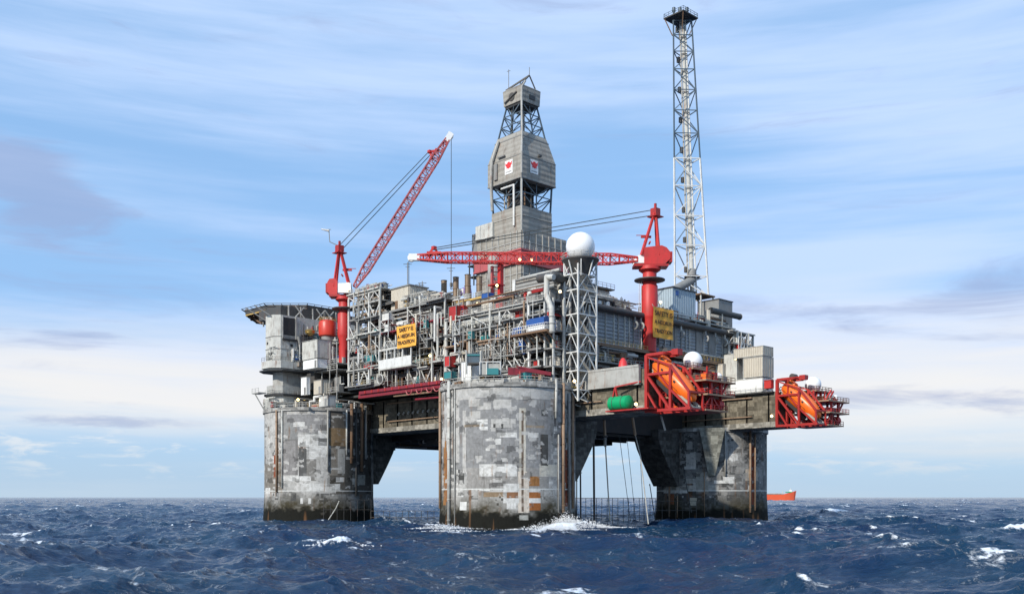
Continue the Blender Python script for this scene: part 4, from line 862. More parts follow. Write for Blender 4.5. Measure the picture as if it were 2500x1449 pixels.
one('crown_housing', 'clad', t, lambda b: (b.hull8(sq(3.7, 120.6), sq(3.9, 125.0)), b.hull8(sq(3.9, 125), sq(3.1, 125.6))), False)
one('crown_floor', 'black', t, lambda b: b.box(dcx-3.4, dcx+3.4, dcy-3.4, dcy+3.4, 119.9, 120.6), False)
one('sheave_opening', 'dgrey', t, lambda b: (b.tube((dcx-3.95, dcy+.2, 122.6), (dcx-3.75, dcy+.2, 122.6), 1.2, n=18), b.box(dcx-.6, dcx+1.6, dcy-3.95, dcy-3.75, 121.8, 123), b.bar((dcx-4.1, dcy+3, 121.4), (dcx-4.1, dcy-2, 123.4), .3)), False)
one('gin_pole', 'dgrey', t, lambda b: (b.bar((dcx-3, dcy+3.6, 125.6), (dcx+.6, dcy-2.6, 129.2), .4), b.bar((dcx+2.6, dcy-3, 125.6), (dcx+.6, dcy-2.6, 129.2), .28), b.bar((dcx-3, dcy-3, 125.6), (dcx+.6, dcy-2.6, 129.2), .28), b.bar((dcx, dcy+1, 125.6), (dcx-.8, dcy-.3, 127.6), .22)), False)
one('antenna', 'grey', t, lambda b: (b.bar((dcx-2.4, dcy+3, 126), (dcx-2.4, dcy+3, 131.8), .13), b.bar((dcx-2.8, dcy+3.3, 131.2), (dcx-2, dcy+2.7, 131.5), .12), b.bar((dcx+.6, dcy-2.6, 129), (dcx+.6, dcy-2.6, 131.6), .13)), False)
nc = Vector((dcx, dcy, 0))
def stand(b):
    P_ = [(dcx-6.7, dcy-6.9, 82), (dcx-6.7, dcy-6.9, 96.6), (dcx-7.4, dcy-7.6, 98), (dcx-7.4, dcy-7.6, 103.8), (dcx-5.9, dcy-6.2, 108), (dcx-5.6, dcy-5.9, 112), (dcx-4.3, dcy-4.4, 121), (dcx-4.2, dcy-4.4, 124), (dcx-3.0, dcy-4.6, 126)]
    b.path(P_, .3, 8)
one('standpipe', 'lgrey', t, stand)
one('vent_pipe', 'lgrey', t, lambda b: b.path([(dcx-6.9, dcy+5.2, 90), (dcx-7.6, dcy+5.0, 98), (dcx-7.6, dcy+4.6, 104), (dcx-6, dcy+3.6, 110)], .45, 8))
one('vent_pipe', 'white', t, lambda b: b.path([(dcx-6.6, dcy+1.6, 95.6), (dcx-6.6, dcy-3.6, 95.6), (dcx-6.6, dcy-3.6, 84)], .32, 8))
one('service_box', 'grey', t, lambda b: (b.box(dcx-7.5, dcx-7.0, dcy+2.6, dcy+4.0, 98.4, 103), b.box(dcx-7.6, dcx-7.0, dcy-.5, dcy+2.4, 105.4-1.0, 104.8)), False)
one('floodlamp', 'dgrey', t, lambda b: (b.box(dcx-.4, dcx+.6, dcy-7.7, dcy-7.05, 104.2, 104.8), b.box(dcx+7.05, dcx+7.8, dcy-5, dcy-4, 99.2, 100.6)), False)
# emblem boards
def emblem(u0, u1, z0, z1, ax, c):
    def mk(b, pts, th0, th1):
        pl = [(u0+(u1-u0)*x, z0+(z1-z0)*y) for x, y in pts]; b.prism(pl, ax, c+th0, c+th1)
    bo = one('emblem_board', 'wbrt', DK_, lambda b: mk(b, [(0, 0), (1, 0), (1, 1), (0, 1)], -.12, -.01), False)
    def red(b):
        mk(b, [(.06, .84), (.26, .74), (.40, .88), (.60, .88), (.72, .76), (.94, .90), (.90, .64), (.78, .58), (.76, .40), (.60, .44), (.50, .36), (.40, .44), (.24, .40), (.22, .58), (.10, .62)], -.17, -.12)
    one('emblem', 'logo', bo, red, False)
    one('caption', 'grey', bo, lambda b: [mk(b, [(x, .12), (x+.07, .12), (x+.07, .20), (x, .20)], -.15, -.12) for x in np.arange(.12, .85, .11)], False)
emblem(dcy-.4, dcy-3.6, 99.0, 102.9, 'x', dcx-7.0)
emblem(dcx-3.4, dcx-.3, 99.0, 102.9, 'y', dcy-7.0)
# red mast under the girder
t = thing('red_mast', 'red upright mast below the crane boom, in front of the derrick base', 'mast', XP(1222, 735, 16))
p = DP(1222, 738, 245); q = DP(1222, 640, 245)
one('column', 'red', t, lambda b: b.bar(p, q, 1.1), False); one('column', 'pink', t, lambda b: b.bar(p+Vector((-1.5, 1.5, 0)), (p+Vector((-1.5, 1.5, 9.2))), .6), False)
one('ladder', 'pink', t, lambda b: [b.bar(p+Vector((-1.4, 1.4, z)), p+Vector((0, 0, z)), .22) for z in np.arange(.5, 9, 1.2)], False)
one('platform', 'dred', t, lambda b: b.box(p.x-2.2, p.x+.8, p.y-.8, p.y+2.4, p.z+4.2, p.z+4.5), False)
t = thing('tower_silo', 'grey green silo hanging under the left end of the red girder', 'silo', DP(1205, 660, 262))
p = DP(1206, 700, 262); one('tank', 'lgrey', t, lambda b: b.lathe(p, [(.8, 0), (1.7, 2.5), (1.7, 7.5), (1.2, 8.2)], 16)); one('leg', 'lgrey', t, lambda b: [b.bar(p+Vector((a, c, -6)), p+Vector((a, c, 3)), .25) for a in (-1.2, 1.2) for c in (-1.2, 1.2)], False)

# ================================================================ CRANES
def crane(nm, label, base, zb, zs, ztop, r, boom, aframe, cab_dir, tipw, luff, extra):
    t = thing(nm, label, 'crane', (base[0], base[1], zb), 'red pedestal cranes'); x, y = base
    one('pedestal', 'red', t, lambda b: b.lathe((x, y, 0), [(r*.82, zb), (r*.82, zs-.8), (r, zs), (r*1.04, zs+.4), (r, ztop-3.4), (r*.86, ztop-3), (r*.86, ztop)], 24))
    one('walkway_ring', 'dgrey', t, lambda b: (b.lathe((x, y, 0), [(r*1.1, ztop-2.4), (r*1.9, ztop-2.0), (r*1.9, ztop-1.75), (r*1.1, ztop-1.75)], 20)))
    one('slew_ring', 'red', t, lambda b: b.lathe((x, y, 0), [(r*.9, ztop), (r*1.35, ztop+.6), (r*1.35, ztop+1.4), (r*1.0, ztop+1.6)], 22))
    d = Vector(cab_dir).normalized(); s = Vector((-d.y, d.x, 0)); c = Vector((x, y, ztop+1.6)); U = Vector((0, 0, 1))
    def ob(b, a0, a1, b0, b1, z0, z1): b.hull8([c+d*a+s*e+U*z0 for a, e in ((a0, b0), (a1, b0), (a1, b1), (a0, b1))], [c+d*a+s*e+U*z1 for a, e in ((a0, b0), (a1, b0), (a1, b1), (a0, b1))])
    mh = extra['mh']
    def mhouse(b):
        pr = [(mh[0], 0.2), (mh[1]+.8, 0.0), (mh[1], 1.0), (mh[1], 3.6), (mh[1]+.6, 4.6), (mh[0]-.6, 4.8), (mh[0], 4.0)]
        if extra.get('round'): pr = [(mh[0], .1), (mh[1]+1.4, .3), (mh[1], 1.6), (mh[1], 3.2), (mh[1]+1.0, 4.4), (mh[1]+2.2, 4.9), (mh[0], 4.4)]
        lo = [c+d*a-s*1.9+U*z for a, z in pr]; hi = [c+d*a+s*1.9+U*z for a, z in pr]; n = len(pr)
        b.add(lo+hi, [tuple(range(n)), tuple(range(2*n-1, n-1, -1))]+[(i, n+i, n+(i+1) % n, (i+1) % n) for i in range(n)])
    one('machinery_house', 'red', t, mhouse, False)
    one('counterweight', 'dred', t, lambda b: ob(b, mh[1]-.5, mh[1]+.4, -1.7, 1.7, .8, 3.4), False)
    cb = extra['cab']; cabo = one('operator_cab', 'wbrt', t, lambda b: ob(b, cb[0], cb[1], cb[2], cb[3], .5, 3.2), False)
    one('window', 'black', cabo, lambda b: ob(b, cb[1], cb[1]+.06, cb[2]+.2, cb[3]-.2, 1.3, 2.9), False)
    one('floor_frame', 'dred', t, lambda b: ob(b, mh[1]+.5, cb[1]+.2, -2, 2, -.3, .3), False)
    A = Vector(aframe); one('a_frame', 'red', t, lambda b: [b.bar(c+d*a+s*e+U*2.5, A+s*(.5 if e > 0 else -.5), .5) for a in extra['af'] for e in (-1.7, 1.7)]+[b.bar(c+d*(extra['af'][0]+extra['af'][1])/2+s*e+U*6, c+d*(extra['af'][0]+extra['af'][1])/2-s*e+U*6, .3) for e in (1.2,)], False)
    one('a_frame_head', 'dred', t, lambda b: (b.box(A.x-.9, A.x+.9, A.y-.9, A.y+.9, A.z-1.4, A.z+.3), b.bar(A, A+U*1.6, .5), b.box(A.x-1.5, A.x+1.5, A.y-1.5, A.y+1.5, A.z-1.9, A.z-1.7)), False)
    one('catwalk', 'dred', t, lambda b: (b.bar(c+d*2.2+U*7.5, c+d*(-.4)+U*7.5, .5), b.bar(c+d*3.4+U*7.9, c+d*.5+U*7.9, .15)), False)
    B0, B1 = Vector(boom[0]), Vector(boom[1]); dd = (B1-B0).normalized(); L = (B1-B0).length
    m0 = B0+dd*L*.12; m1 = B0+dd*L*.84
    bm = one('boom', 'red' if extra.get('rb') else 'pink', t, lambda b: (b.truss(B0, m0, 3, 0, (.5, .5, 1.15, 1.15), cw=.30, dw=.17), b.truss(m0, m1, 22, 0, (1.15, 1.15, 1.1, 1.1), cw=.30, dw=.17), b.truss(m1, B1-dd*1.5, 5, 0, (1.1, 1.1, .55, .55), cw=.34, dw=.22)), False)
    one('boom_walkway', 'dred', bm, lambda b: b.bar(B0+dd*3-U*.9, m1-U*.6, .4, .12), False)
    one('boom_head', 'wbrt', bm, lambda b: (b.bar(B1-dd*2.2, B1+dd*.6, 1.4, 1.6), b.tube(B1-Vector(s)*.5-U*.2, B1+Vector(s)*.5-U*.2, .9, n=14)), False)
    up = dd.cross(s); up = -up if up.z < 0 else up; M1 = B0+dd*L*extra['mast']
    one('sheave_mast', 'red', bm, lambda b: (b.bar(M1-dd*1.2+up*.8, M1+up*2.6, .5), b.bar(M1+dd*1.4+up*.8, M1+up*2.6, .5), b.bar(M1-dd*1.8+up*1.2, M1+dd*1.8+up*1.2, .6), b.box(M1.x-.5+up.x*2.4, M1.x+.5+up.x*2.4, M1.y-.5+up.y*2.4, M1.y+.5+up.y*2.4, M1.z+up.z*2.4-.4, M1.z+up.z*2.4+.4)), False)
    for k in range(luff): one('luffing_rope', 'rope', t, lambda b: b.bar(A+U*(.2-1.6*k)+s*(.4 if k else -.4), M1+up*(2.5-.7*k)+s*(.4 if k else -.4), .17), False)
    one('hoist_rope', 'rope', t, lambda b: b.bar(B1+dd*.6, Vector((B1.x+dd.x*.6, B1.y+dd.y*.6, extra['hook'])), .12), False)
    hk = Vector((B1.x+dd.x*.6, B1.y+dd.y*.6, extra['hook'])); one('hook_block', 'dgrey', t, lambda b: (b.box(hk.x-.3, hk.x+.3, hk.y-.3, hk.y+.3, hk.z-1.1, hk.z), b.ring(hk-U*1.5, .35, .1, 'x', 10, 5)))
    return t, c, d, s
# left crane
b0 = DP(840, 860, 273); bt = DP(1099, 330, 276); bb = DP(866, 700, 272)
dcam = Vector((CA, -SA, 0))  # local vector that runs screen-right
t, c, d, s = crane('pedestal_crane', 'red pedestal crane by the helideck with its long boom raised steeply to the right', (b0.x, b0.y), 44, 52, 61.6, 1.78, (bb, bt), DP(829, 602, 273), dcam, .5, 2,
      dict(mh=(-1.6, -4.4), cab=(-1.2, 2.4, -3.0, -1.9), af=(-2.6, 1.6), mast=.86, hook=DP(1100, 690, 276).z))
one('front_strut', 'wbrt', t, lambda b: b.hull8([c+d*a+s*e+Vector((0, 0, .6)) for a, e in ((0, -1.9), (2.2, -1.9), (2.2, 1.9), (0, 1.9))], [c+d*a+s*e+Vector((0, 0, 3.6)) for a, e in ((.8, -1.9), (1.8, -1.9), (1.8, 1.9), (.8, 1.9))]), False)
one('antenna', 'grey', t, lambda b: (b.path([DP(827, 600, 273), DP(805, 590, 273), DP(803, 560, 273)], .12, 6), b.bar(DP(799, 560, 273), DP(808, 560, 273), .15)), False)
t = thing('windsock', 'small pale windsock flying on the mast above the left crane', 'windsock', DP(803, 560, 273)); one('sock', 'white', t, lambda b: b.tube(DP(803, 563, 273), DP(784, 559, 273), .35, .15, n=8))
# right crane
b0 = DP(1586, 850, 245); bb = DP(1556, 633, 244); bt = DP(1004, 628, 243)
t, c, d, s = crane('pedestal_crane', 'bright red pedestal crane on the right with its boom lowered level across the derrick', (b0.x, b0.y), 43.4, 52.0, 63.4, 2.05, (bb, bt), DP(1600, 512, 246), -dcam, .5, 2,
      dict(mh=(1.6, -5.0), cab=(1.5, 4.0, -3, -1.9), af=(-2.2, 2.2), mast=.90, hook=DP(1000, 725, 243).z, round=True, rb=True))
one('front_cab', 'wbrt', t, lambda b: b.hull8([c+d*a+s*e+Vector((0, 0, .6)) for a, e in ((1.2, -1.4), (4.0, -1.4), (4.0, 1.4), (1.2, 1.4))], [c+d*a+s*e+Vector((0, 0, 2.6)) for a, e in ((1.2, -1.4), (3.0, -1.4), (3.0, 1.4), (1.2, 1.4))]), False)
one('ladder', 'white', t, lambda b: (b.bar((b0.x-2.2, b0.y+.9, 44), (b0.x-2.2, b0.y+.9, 61), .12), b.bar((b0.x-2.3, b0.y+1.5, 44), (b0.x-2.3, b0.y+1.5, 61), .12)), False)

# ================================================================ FLARE TOWER
L0, L1 = DP(1648, 722, 284), DP(1644, 45, 284); R0, R1 = DP(1730, 722, 285), DP(1688, 45, 284); B0, B1 = DP(1690, 722, 292.5), DP(1667, 45, 288)
t = thing('flare_tower', 'very tall slender flare tower, white lattice below and steel blue lattice above', 'flare tower', DP(1690, 722, 287)); ft = t
def corner(i, z):
    a, c = [(L0, L1), (R0, R1), (B0, B1)][i]; f = (z-a.z)/(c.z-a.z); return a.lerp(c, f)
zz = [DP(1660, py, 284).z for py in (722, 672, 597, 525, 452, 385, 324, 268, 218, 168, 125, 85, 50)]
def seg(b, k0, k1, cw, dw):
    for i in range(3): b.bar(corner(i, zz[k0]), corner(i, zz[k1]), cw)
    for k in range(k0, k1):
        for i in range(3):
            j = (i+1) % 3; b.bar(corner(i, zz[k+1]), corner(j, zz[k+1]), dw)
            a, c = (i, j) if (k+i) % 2 else (j, i)
            if i == 0 or True: b.bar(corner(a, zz[k]), corner(c, zz[k+1]), dw)
one('lower_lattice', 'white', t, lambda b: seg(b, 0, 5, .42, .26), False); one('upper_lattice', 'steel', t, lambda b: seg(b, 5, 12, .34, .22), False)
P0, P1 = DP(1691, 735, 287.5), DP(1666, 30, 286)
one('flare_pipe', 'offw', t, lambda b: b.tube(P0, P1, .72, .5, n=14)); off = Vector((.9*CA, -.9*SA, 0))
one('flare_pipe', 'white', t, lambda b: b.tube(P0+off*1.35, P1+off*.8, .26, n=8)); one('flare_pipe', 'lgrey', t, lambda b: b.tube(P0-off*1.4, P1-off*.9, .25, n=8))
one('pipe_guide', 'grey', t, lambda b: [b.ring(P0.lerp(P1, (z-P0.z)/(P1.z-P0.z)), 1.1-.3*i/12, .14, 'z', 14, 5) for i, z in enumerate(zz[1:])])
for f in np.linspace(.1, .93, 9): q = P0.lerp(P1, f)-off*1.9; one('ladder_cage', 'dgrey', t, lambda b: b.box(q.x-.4, q.x+.4, q.y-.4, q.y+.4, q.z, q.z+1.6), False)
tz = DP(1662, 42, 284).z; tc_ = DP(1662, 40, 285)
one('top_platform', 'dgrey', t, lambda b: b.box(tc_.x-3.6, tc_.x+3.6, tc_.y-3.6, tc_.y+3.6, tz-.1, tz+.25), False)
one('platform_bracket', 'brown', t, lambda b: [b.bar((tc_.x+a*3.3, tc_.y+c*3.3, tz-.1), (tc_.x+a*1.7, tc_.y+c*1.7, tz-5), .25) for a in (-1, 1) for c in (-1, 1)], False)
one('railing', 'steel', t, lambda b: b.rail([(tc_.x-3.5, tc_.y-3.5, tz+.25), (tc_.x+3.5, tc_.y-3.5, tz+.25), (tc_.x+3.5, tc_.y+3.5, tz+.25), (tc_.x-3.5, tc_.y+3.5, tz+.25), (tc_.x-3.5, tc_.y-3.5, tz+.25)]), False)
for px in (1645, 1660, 1677): q = DP(px, 40, 284.5); one('flare_tip', 'steel', t, lambda b: b.lathe((q.x, q.y, tz), [(.25, 0), (.3, 1.6), (.55, 1.9), (.5, 3.0)], 12))
t = thing('flare_duct', 'thick grey duct slanting up into the foot of the flare tower', 'duct', DP(1660, 700, 284))
one('duct', 'grey', t, lambda b: b.path([DP(1632, 716, 280), DP(1688, 684, 286), DP(1690, 660, 287)], 1.25, 16)); one('flange', 'dgrey', t, lambda b: b.ring(DP(1690, 676, 287), 2.1, .3, 'z', 18, 6))
t = thing('platform_deck', 'small brown railed platform right of the flare tower foot', 'platform', DP(1705, 722, 283))
q = DP(1708, 722, 283); one('floor', 'brown', t, lambda b: b.box(q.x-3.5, q.x+3.5, q.y-3, q.y+3, q.z-.4, q.z), False); one('leg', 'offw', t, lambda b: [b.bar((q.x+a, q.y+c, q.z-9), (q.x+a, q.y+c, q.z), .35) for a in (-3, 3) for c in (-2.6, 2.6)], False)

# ================================================================ RADOME TOWER
nx, ny, wx, wy = 5.9, -16.5, 6.1, 4.2
t = thing('lattice_tower', 'white lattice tower with flared round top carrying the largest radome', 'lattice tower', (nx+3, ny+2, 33)); rt = t
zl = [DP(1412, py, 215).z for py in (978, 950, 903, 857, 812, 764, 704, 665, 636)]
cs = [(nx, ny), (nx+wx, ny), (nx+wx, ny+wy), (nx, ny+wy)]
for (x, y) in cs: one('leg', 'white', t, lambda b: b.bar((x, y, zl[0]+ (2 if (x, y) == cs[3] else 0)), (x, y, zl[-1]), .34), False)
def rl(b):
    for k in range(1, len(zl)):
        for i in range(4):
            p, q = cs[i], cs[(i+1) % 4]; b.bar((*p, zl[k]), (*q, zl[k]), .24)
            m = ((p[0]+q[0])/2, (p[1]+q[1])/2)
            b.bar((*p, zl[k-1]), (*m, zl[k]), .16); b.bar((*q, zl[k-1]), (*m, zl[k]), .16)
one('bracing', 'white', t, rl, False)
for z in zl[2:8]: one('landing', 'offw', t, lambda b: b.box(nx+.1, nx+wx-.1, ny+.1, ny+wy-.1, z-.1, z+.05), False)
one('stairs', 'lgrey', t, lambda b: [b.bar((nx+(.6 if k % 2 else wx-.6), ny+1.2, zl[k]), (nx+(wx-.6 if k % 2 else .6), ny+1.2, zl[k+1]), .7, .15) for k in range(1, 7)], False)
for (x, y, r, m) in ((nx+1.2, ny+3.6, .3, 'lgrey'), (nx+2.4, ny+3.8, .2, 'dgrey'), (nx-.6, ny+4.6, .25, 'dgrey'), (nx+4.6, ny+3.8, .3, 'grey')): one('riser_pipe', m, t, lambda b: b.tube((x, y, 30), (x, y, 57), r, n=8))
rc = DP(1417, 632, 218); rz = rc.z
one('flared_top', 'dgrey', t, lambda b: b.lathe((rc.x, rc.y, 0), [(2.2, rz-3.6), (3.0, rz-1.8), (4.2, rz-.5), (4.2, rz-.2), (2.5, rz)], 24))
one('bracket', 'white', t, lambda b: [b.bar((rc.x+math.cos(a)*3.9, rc.y+math.sin(a)*3.9, rz-.4), (rc.x+math.cos(a)*2.6, rc.y+math.sin(a)*2.6, rz-4.2), .25) for a in np.arange(0, 6.28, .785)], False)
one('railing', 'offw', t, lambda b: b.rail([(rc.x+math.cos(a)*4.1, rc.y+math.sin(a)*4.1, rz-.2) for a in np.linspace(0, 2*math.pi, 17)], 1.2, .08, 2), False)
def radome(px, py, d, r, zb, lab, grp='white radomes'):
    p = DP(px, py, d); t = thing('radome', lab, 'radome', (p.x, p.y, zb), grp)
    b = MB(); b.ball((p.x, p.y, zb+r*.84), r, 40, 22, -.80); b.build('dome', 'radome', t, True)
    one('base_ring', 'offw', t, lambda b: b.tube((p.x, p.y, zb-.15), (p.x, p.y, zb+.3), r*.66, n=24))
radome(1417, 606, 218, 3.25, rz, 'largest white radome, on top of the white lattice tower')
# slanting struts below the radome tower
t = thing('bracket_frame', 'white slanting struts carrying the foot of the lattice tower', 'bracket', (nx+2, ny+3, 30))
one('strut', 'offw', t, lambda b: (b.bar((nx-.5, ny+5, 31), (nx+5, ny-.5, 27.5), .35), b.bar((nx+1, ny+7, 29), (nx+8, ny, 25.8), .35), b.bar((nx, ny, 31), (nx+8, ny+2, 26), .3), b.bar((nx+1, ny+6, 29.2), (nx+7, ny+6, 26), .5)), False)
one('net_platform', 'yellow', t, lambda b: (b.box(nx-1.6, nx+2.6, ny+1.5, ny+5.5, 31.2, 31.5), b.bar((nx-1.6, ny+1.5, 31.3), (nx+1, ny+4, 29.2), .4)), False)

# ================================================================ LIFEBOAT STATIONS
def boat_mesh(b, A, Bp, w, h):
    A, Bp = Vector(A), Vector(Bp); d = (Bp-A).normalized(); s = Vector((1, 0, 0)); u = s.cross(d).normalized(); u = -u if u.z < 0 else u; L = (Bp-A).length; vs = []; fs = []; n = 16
    prof = [(0, .05, .1), (.02, .55, .5), (.08, .82, .78), (.2, .98, 1), (.45, 1, 1.02), (.65, .97, .95), (.8, .82, .78), (.9, .6, .56), (.97, .3, .28), (1, .05, .05)]
    for (f, ww, hh) in prof:
        for i in range(n):
            a = 2*math.pi*i/n; ca, sa = math.cos(a), math.sin(a); e = .75
            xx = math.copysign(abs(ca)**e, ca)*w/2*ww; zz_ = math.copysign(abs(sa)**e, sa)*h/2*hh
            if sa < 0: xx *= (1-.35*abs(sa))
            vs.append(A+d*L*f+s*xx+u*zz_)
    for j in range(len(prof)-1):
        for i in range(n): fs.append((j*n+i, j*n+(i+1) % n, (j+1)*n+(i+1) % n, (j+1)*n+i))
    fs.append(tuple(range(n-1, -1, -1))); k = (len(prof)-1)*n; fs.append(tuple(range(k, k+n))); b.add(vs, fs); return d, s, u, L
def station(x0, ye, zb, nm):
    t = thing('lifeboat_station', 'dark red steel launching station holding the %s orange lifeboat, with stacked decks' % nm, 'lifeboat station', (x0, ye, zb), 'red lifeboat stations')
    z1, z2, z3, z4 = zb+3.4, zb+6.4, zb+9.1, zb+12.0
    rd = lambda b, p, q, w=.5: b.bar((x0+p[0], ye-p[1], zb+p[2]), (x0+q[0], ye-q[1], zb+q[2]), w)
    def fr(b):
        for x in (.3, 5.0):
            rd(b, (x, .3, 0), (x, .3, 12), .7); rd(b, (x, 6.6, 0), (x, 6.6, 9.3), .55); rd(b, (x, 11.3, 0), (x, 11.3, 3.4), .45)
            rd(b, (x, 0, 0), (x, 11.8, 0), .6); rd(b, (x, .3, 7.8), (x, 6.6, 7.8), .5); rd(b, (x, .3, 12), (x, 5, 12), .55)
            rd(b, (x, .3, 7.8), (x, 6.6, 0), .5); rd(b, (x, .3, 11.6), (x, 6.6, 9.2), .35); rd(b, (x, 3.4, 7.8), (x, 6.6, 4.2), .3); rd(b, (x, 6.6, 9.2), (x, 11.3, 3.4), .45)
            rd(b, (x, .3, 4.3), (x, 3.2, 0), .4); rd(b, (x, 6.6, 4.2), (x, 11.3, 0), .4); rd(b, (x, 3.4, 10.6), (x, 3.4, 7.8), .3)
        for yy, z in ((.3, 0), (.3, 7.8), (.3, 12), (6.6, 0), (6.6, 7.8), (11.3, 0), (11.3, 3.4), (5, 12)): rd(b, (.3, yy, z), (5, yy, z), .45)
    one('main_frame', 'dred', t, fr, False)
    one('launch_skid', 'chute', t, lambda b: [b.bar((x0+x, ye-1.2, zb+9.0), (x0+x, ye-11.4, zb+.3), .45) for x in (1.3, 3.9)]+[b.bar((x0+1.3, ye-1.2-10.2*k, zb+9.0-8.7*k), (x0+3.9, ye-1.2-10.2*k, zb+9-8.7*k), .3) for k in np.linspace(0, 1, 8)], False)
    one('skid_cover', 'black', t, lambda b: b.hull8([(x0+1.6, ye-2, zb+5.9), (x0+3.7, ye-2, zb+5.9), (x0+3.7, ye-6.8, zb+1.6), (x0+1.6, ye-6.8, zb+1.6)], [(x0+1.6, ye-1.6, zb+7.6), (x0+3.7, ye-1.6, zb+7.6), (x0+3.7, ye-6.6, zb+3.4), (x0+1.6, ye-6.6, zb+3.4)]), False)
    dk = [(6.0, 14.0, 1.0, 8.2, 9.1), (5.0, 15.6, 2.0, 12.2, 6.2), (5.0, 14.8, 1.0, 12.6, 3.2), (5.2, 13, 1.5, 12, 0.0)]
    for (a, c, y0, y1, z) in dk:
        one('deck', 'dred', t, lambda b: b.box(x0+a, x0+c, ye-y1, ye-y0, zb+z-.22, zb+z), False); one('deck_edge', 'rustp', t, lambda b: (b.box(x0+a-.08, x0+c+.08, ye-y1-.08, ye-y1, zb+z-.25, zb+z+.12), b.box(x0+a-.08, x0+a, ye-y1, ye-y0, zb+z-.25, zb+z+.12)), False)
        one('railing', 'dred' if z < 6 else 'brown', t, lambda b: b.rail([(x0+a, ye-y0, zb+z), (x0+a, ye-y1, zb+z), (x0+c, ye-y1, zb+z), (x0+c, ye-y0, zb+z)], 1.1, .1), False)
    rnd = random.Random(x0)
    for (x, y, za, zc) in ((6, 7.5, 0, 9.1), (9.5, 7.5, 0, 9.1), (13, 7.5, 3.2, 9.1), (6, 1.2, 0, 9.1), (11.5, 11.3, 0, 6.2), (8, 11.3, 0, 6.2), (13.4, 2, 3.2, 9.1), (9.5, 2, 0, 9)):
        one('post', 'dred', t, lambda b: b.bar((x0+x, ye-y, zb+za), (x0+x, ye-y, zb+zc), .5), False)
    for k in range(26):
        xa, ya, za = rnd.uniform(5, 12), rnd.uniform(2, 11), rnd.choice([0, 3.2, 6.2]); one('strut', rnd.choice(['dred', 'dred', 'red']), t, lambda b: rd(b, (xa, ya, za), (xa+rnd.uniform(-1, 3), ya+rnd.uniform(-2, 1.2), za+3), .35), False)
    one('brace', 'dred', t, lambda b: (rd(b, (5.2, 11.3, 0), (8, 11.3, 3.2), .35), rd(b, (8, 11.3, 3.2), (11.5, 11.3, 0), .35), rd(b, (11.5, 11.3, 3.2), (14.2, 11.3, 6.2), .35), rd(b, (11.5, 11.3, 3.2), (12.4, 11.3, 6), .3), rd(b, (9.5, 7.5, 3.2), (11.5, 11.3, 6), .35), rd(b, (11.5, 11.3, 0), (13.5, 10, 3.2), .35), rd(b, (6, 7.5, 0), (9.5, 7.5, 3.2), .35), rd(b, (13, 7.5, 6.2), (14.2, 11, 6.2), .3)), False)
    for k in range(56):
        a, y, z = rnd.uniform(5.6, 12.8), rnd.uniform(2, 10), rnd.choice([0, 3.2, 6.2]); one('cabinet', rnd.choice(['dred', 'grey', 'red', 'dred', 'rustp', 'orange', 'dgrey', 'dred', 'maroon']), t, lambda b: b.box(x0+a, x0+a+rnd.uniform(.8, 2), ye-y, ye-y-rnd.uniform(.8, 1.6), zb+z+.05, zb+z+rnd.uniform(.9, 2.1)), False)
    one('muster_drum', 'red', t, lambda b: b.tube((x0+10.8, ye-10.6, zb+1.4), (x0+12.4, ye-10.6, zb+1.4), 1.1, n=16))
    one('pipe', 'offw', t, lambda b: b.tube((x0+6.3, ye-8.2, zb+.2), (x0+6.3, ye-8.2, zb+5.6), .2, n=8)); one('winch_beam', 'dred', t, lambda b: (b.bar((x0+2.5, ye-.3, zb+12.3), (x0+2.5, ye-6.8, zb+12.3), .6), b.box(x0+1.7, x0+3.4, ye-7.4, ye-5.8, zb+11.6, zb+12.8)), False)
    one('winch_cover', 'blue', t, lambda b: b.prism([(-1.6, .0), (1.6, .0), (1.0, 1.0), (-.4, 1.5), (-1.2, 1.1)], 'x', 0, 1.7), False)
    o = t.children[-1]; o.location = (1.4, -1.9, 12.6)
    one('drum', 'dgrey', t, lambda b: b.tube((x0+3.6, ye-2.6, zb+12.9), (x0+5.4, ye-2.6, zb+12.9), .8, n=12))
    bt_ = thing('lifeboat', '%s enclosed orange lifeboat poised nose down on its red launching frame' % nm, 'lifeboat', (x0+2.6, ye-1, zb+11), 'orange free fall lifeboats')
    st = {}
    def bb_(b): st['f'] = boat_mesh(b, (x0+2.6, ye-.9, zb+10.5), (x0+2.6, ye-11.2, zb+1.6), 4.5, 4.5)
    one('hull', 'orange', bt_, bb_); d, s, u, L = st['f']; A = Vector((x0+2.6, ye-.9, zb+10.5))
    def wh(b):
        lo = [A+d*f+s*e+u*1.3 for f, e in ((.6, -1.1), (3.2, -1.1), (3.2, 1.1), (.6, 1.1))]; hi = [A+d*f+s*e+u*2.5 for f, e in ((.9, -.8), (2.6, -.8), (2.6, .8), (.9, .8))]; b.hull8(lo, hi)
    wo = one('wheelhouse', 'orange', bt_, wh, False); one('window', 'black', wo, lambda b: b.hull8([A+d*f+s*e+u*1.7 for f, e in ((1.2, -1.12), (2.7, -1.12), (2.7, 1.12), (1.2, 1.12))], [A+d*f+s*e+u*2.1 for f, e in ((1.25, -1.0), (2.6, -1.0), (2.6, 1.0), (1.25, 1.0))]), False)
    one('hatch', 'orange', bt_, lambda b: b.hull8([A+d*f+s*e+u*1.5 for f, e in ((5.5, -.5), (6.6, -.5), (6.6, .5), (5.5, .5))], [A+d*f+s*e+u*1.9 for f, e in ((5.6, -.45), (6.5, -.45), (6.5, .45), (5.6, .45))]), False)
    one('window_strip', 'black', bt_, lambda b: [b.bar(A+d*f+s*e*2.22+u*.7, A+d*(f+.55)+s*e*2.22+u*.7, .12, .42) for f in (3.6, 5.0, 6.4, 7.8) for e in (-1, 1)], False)
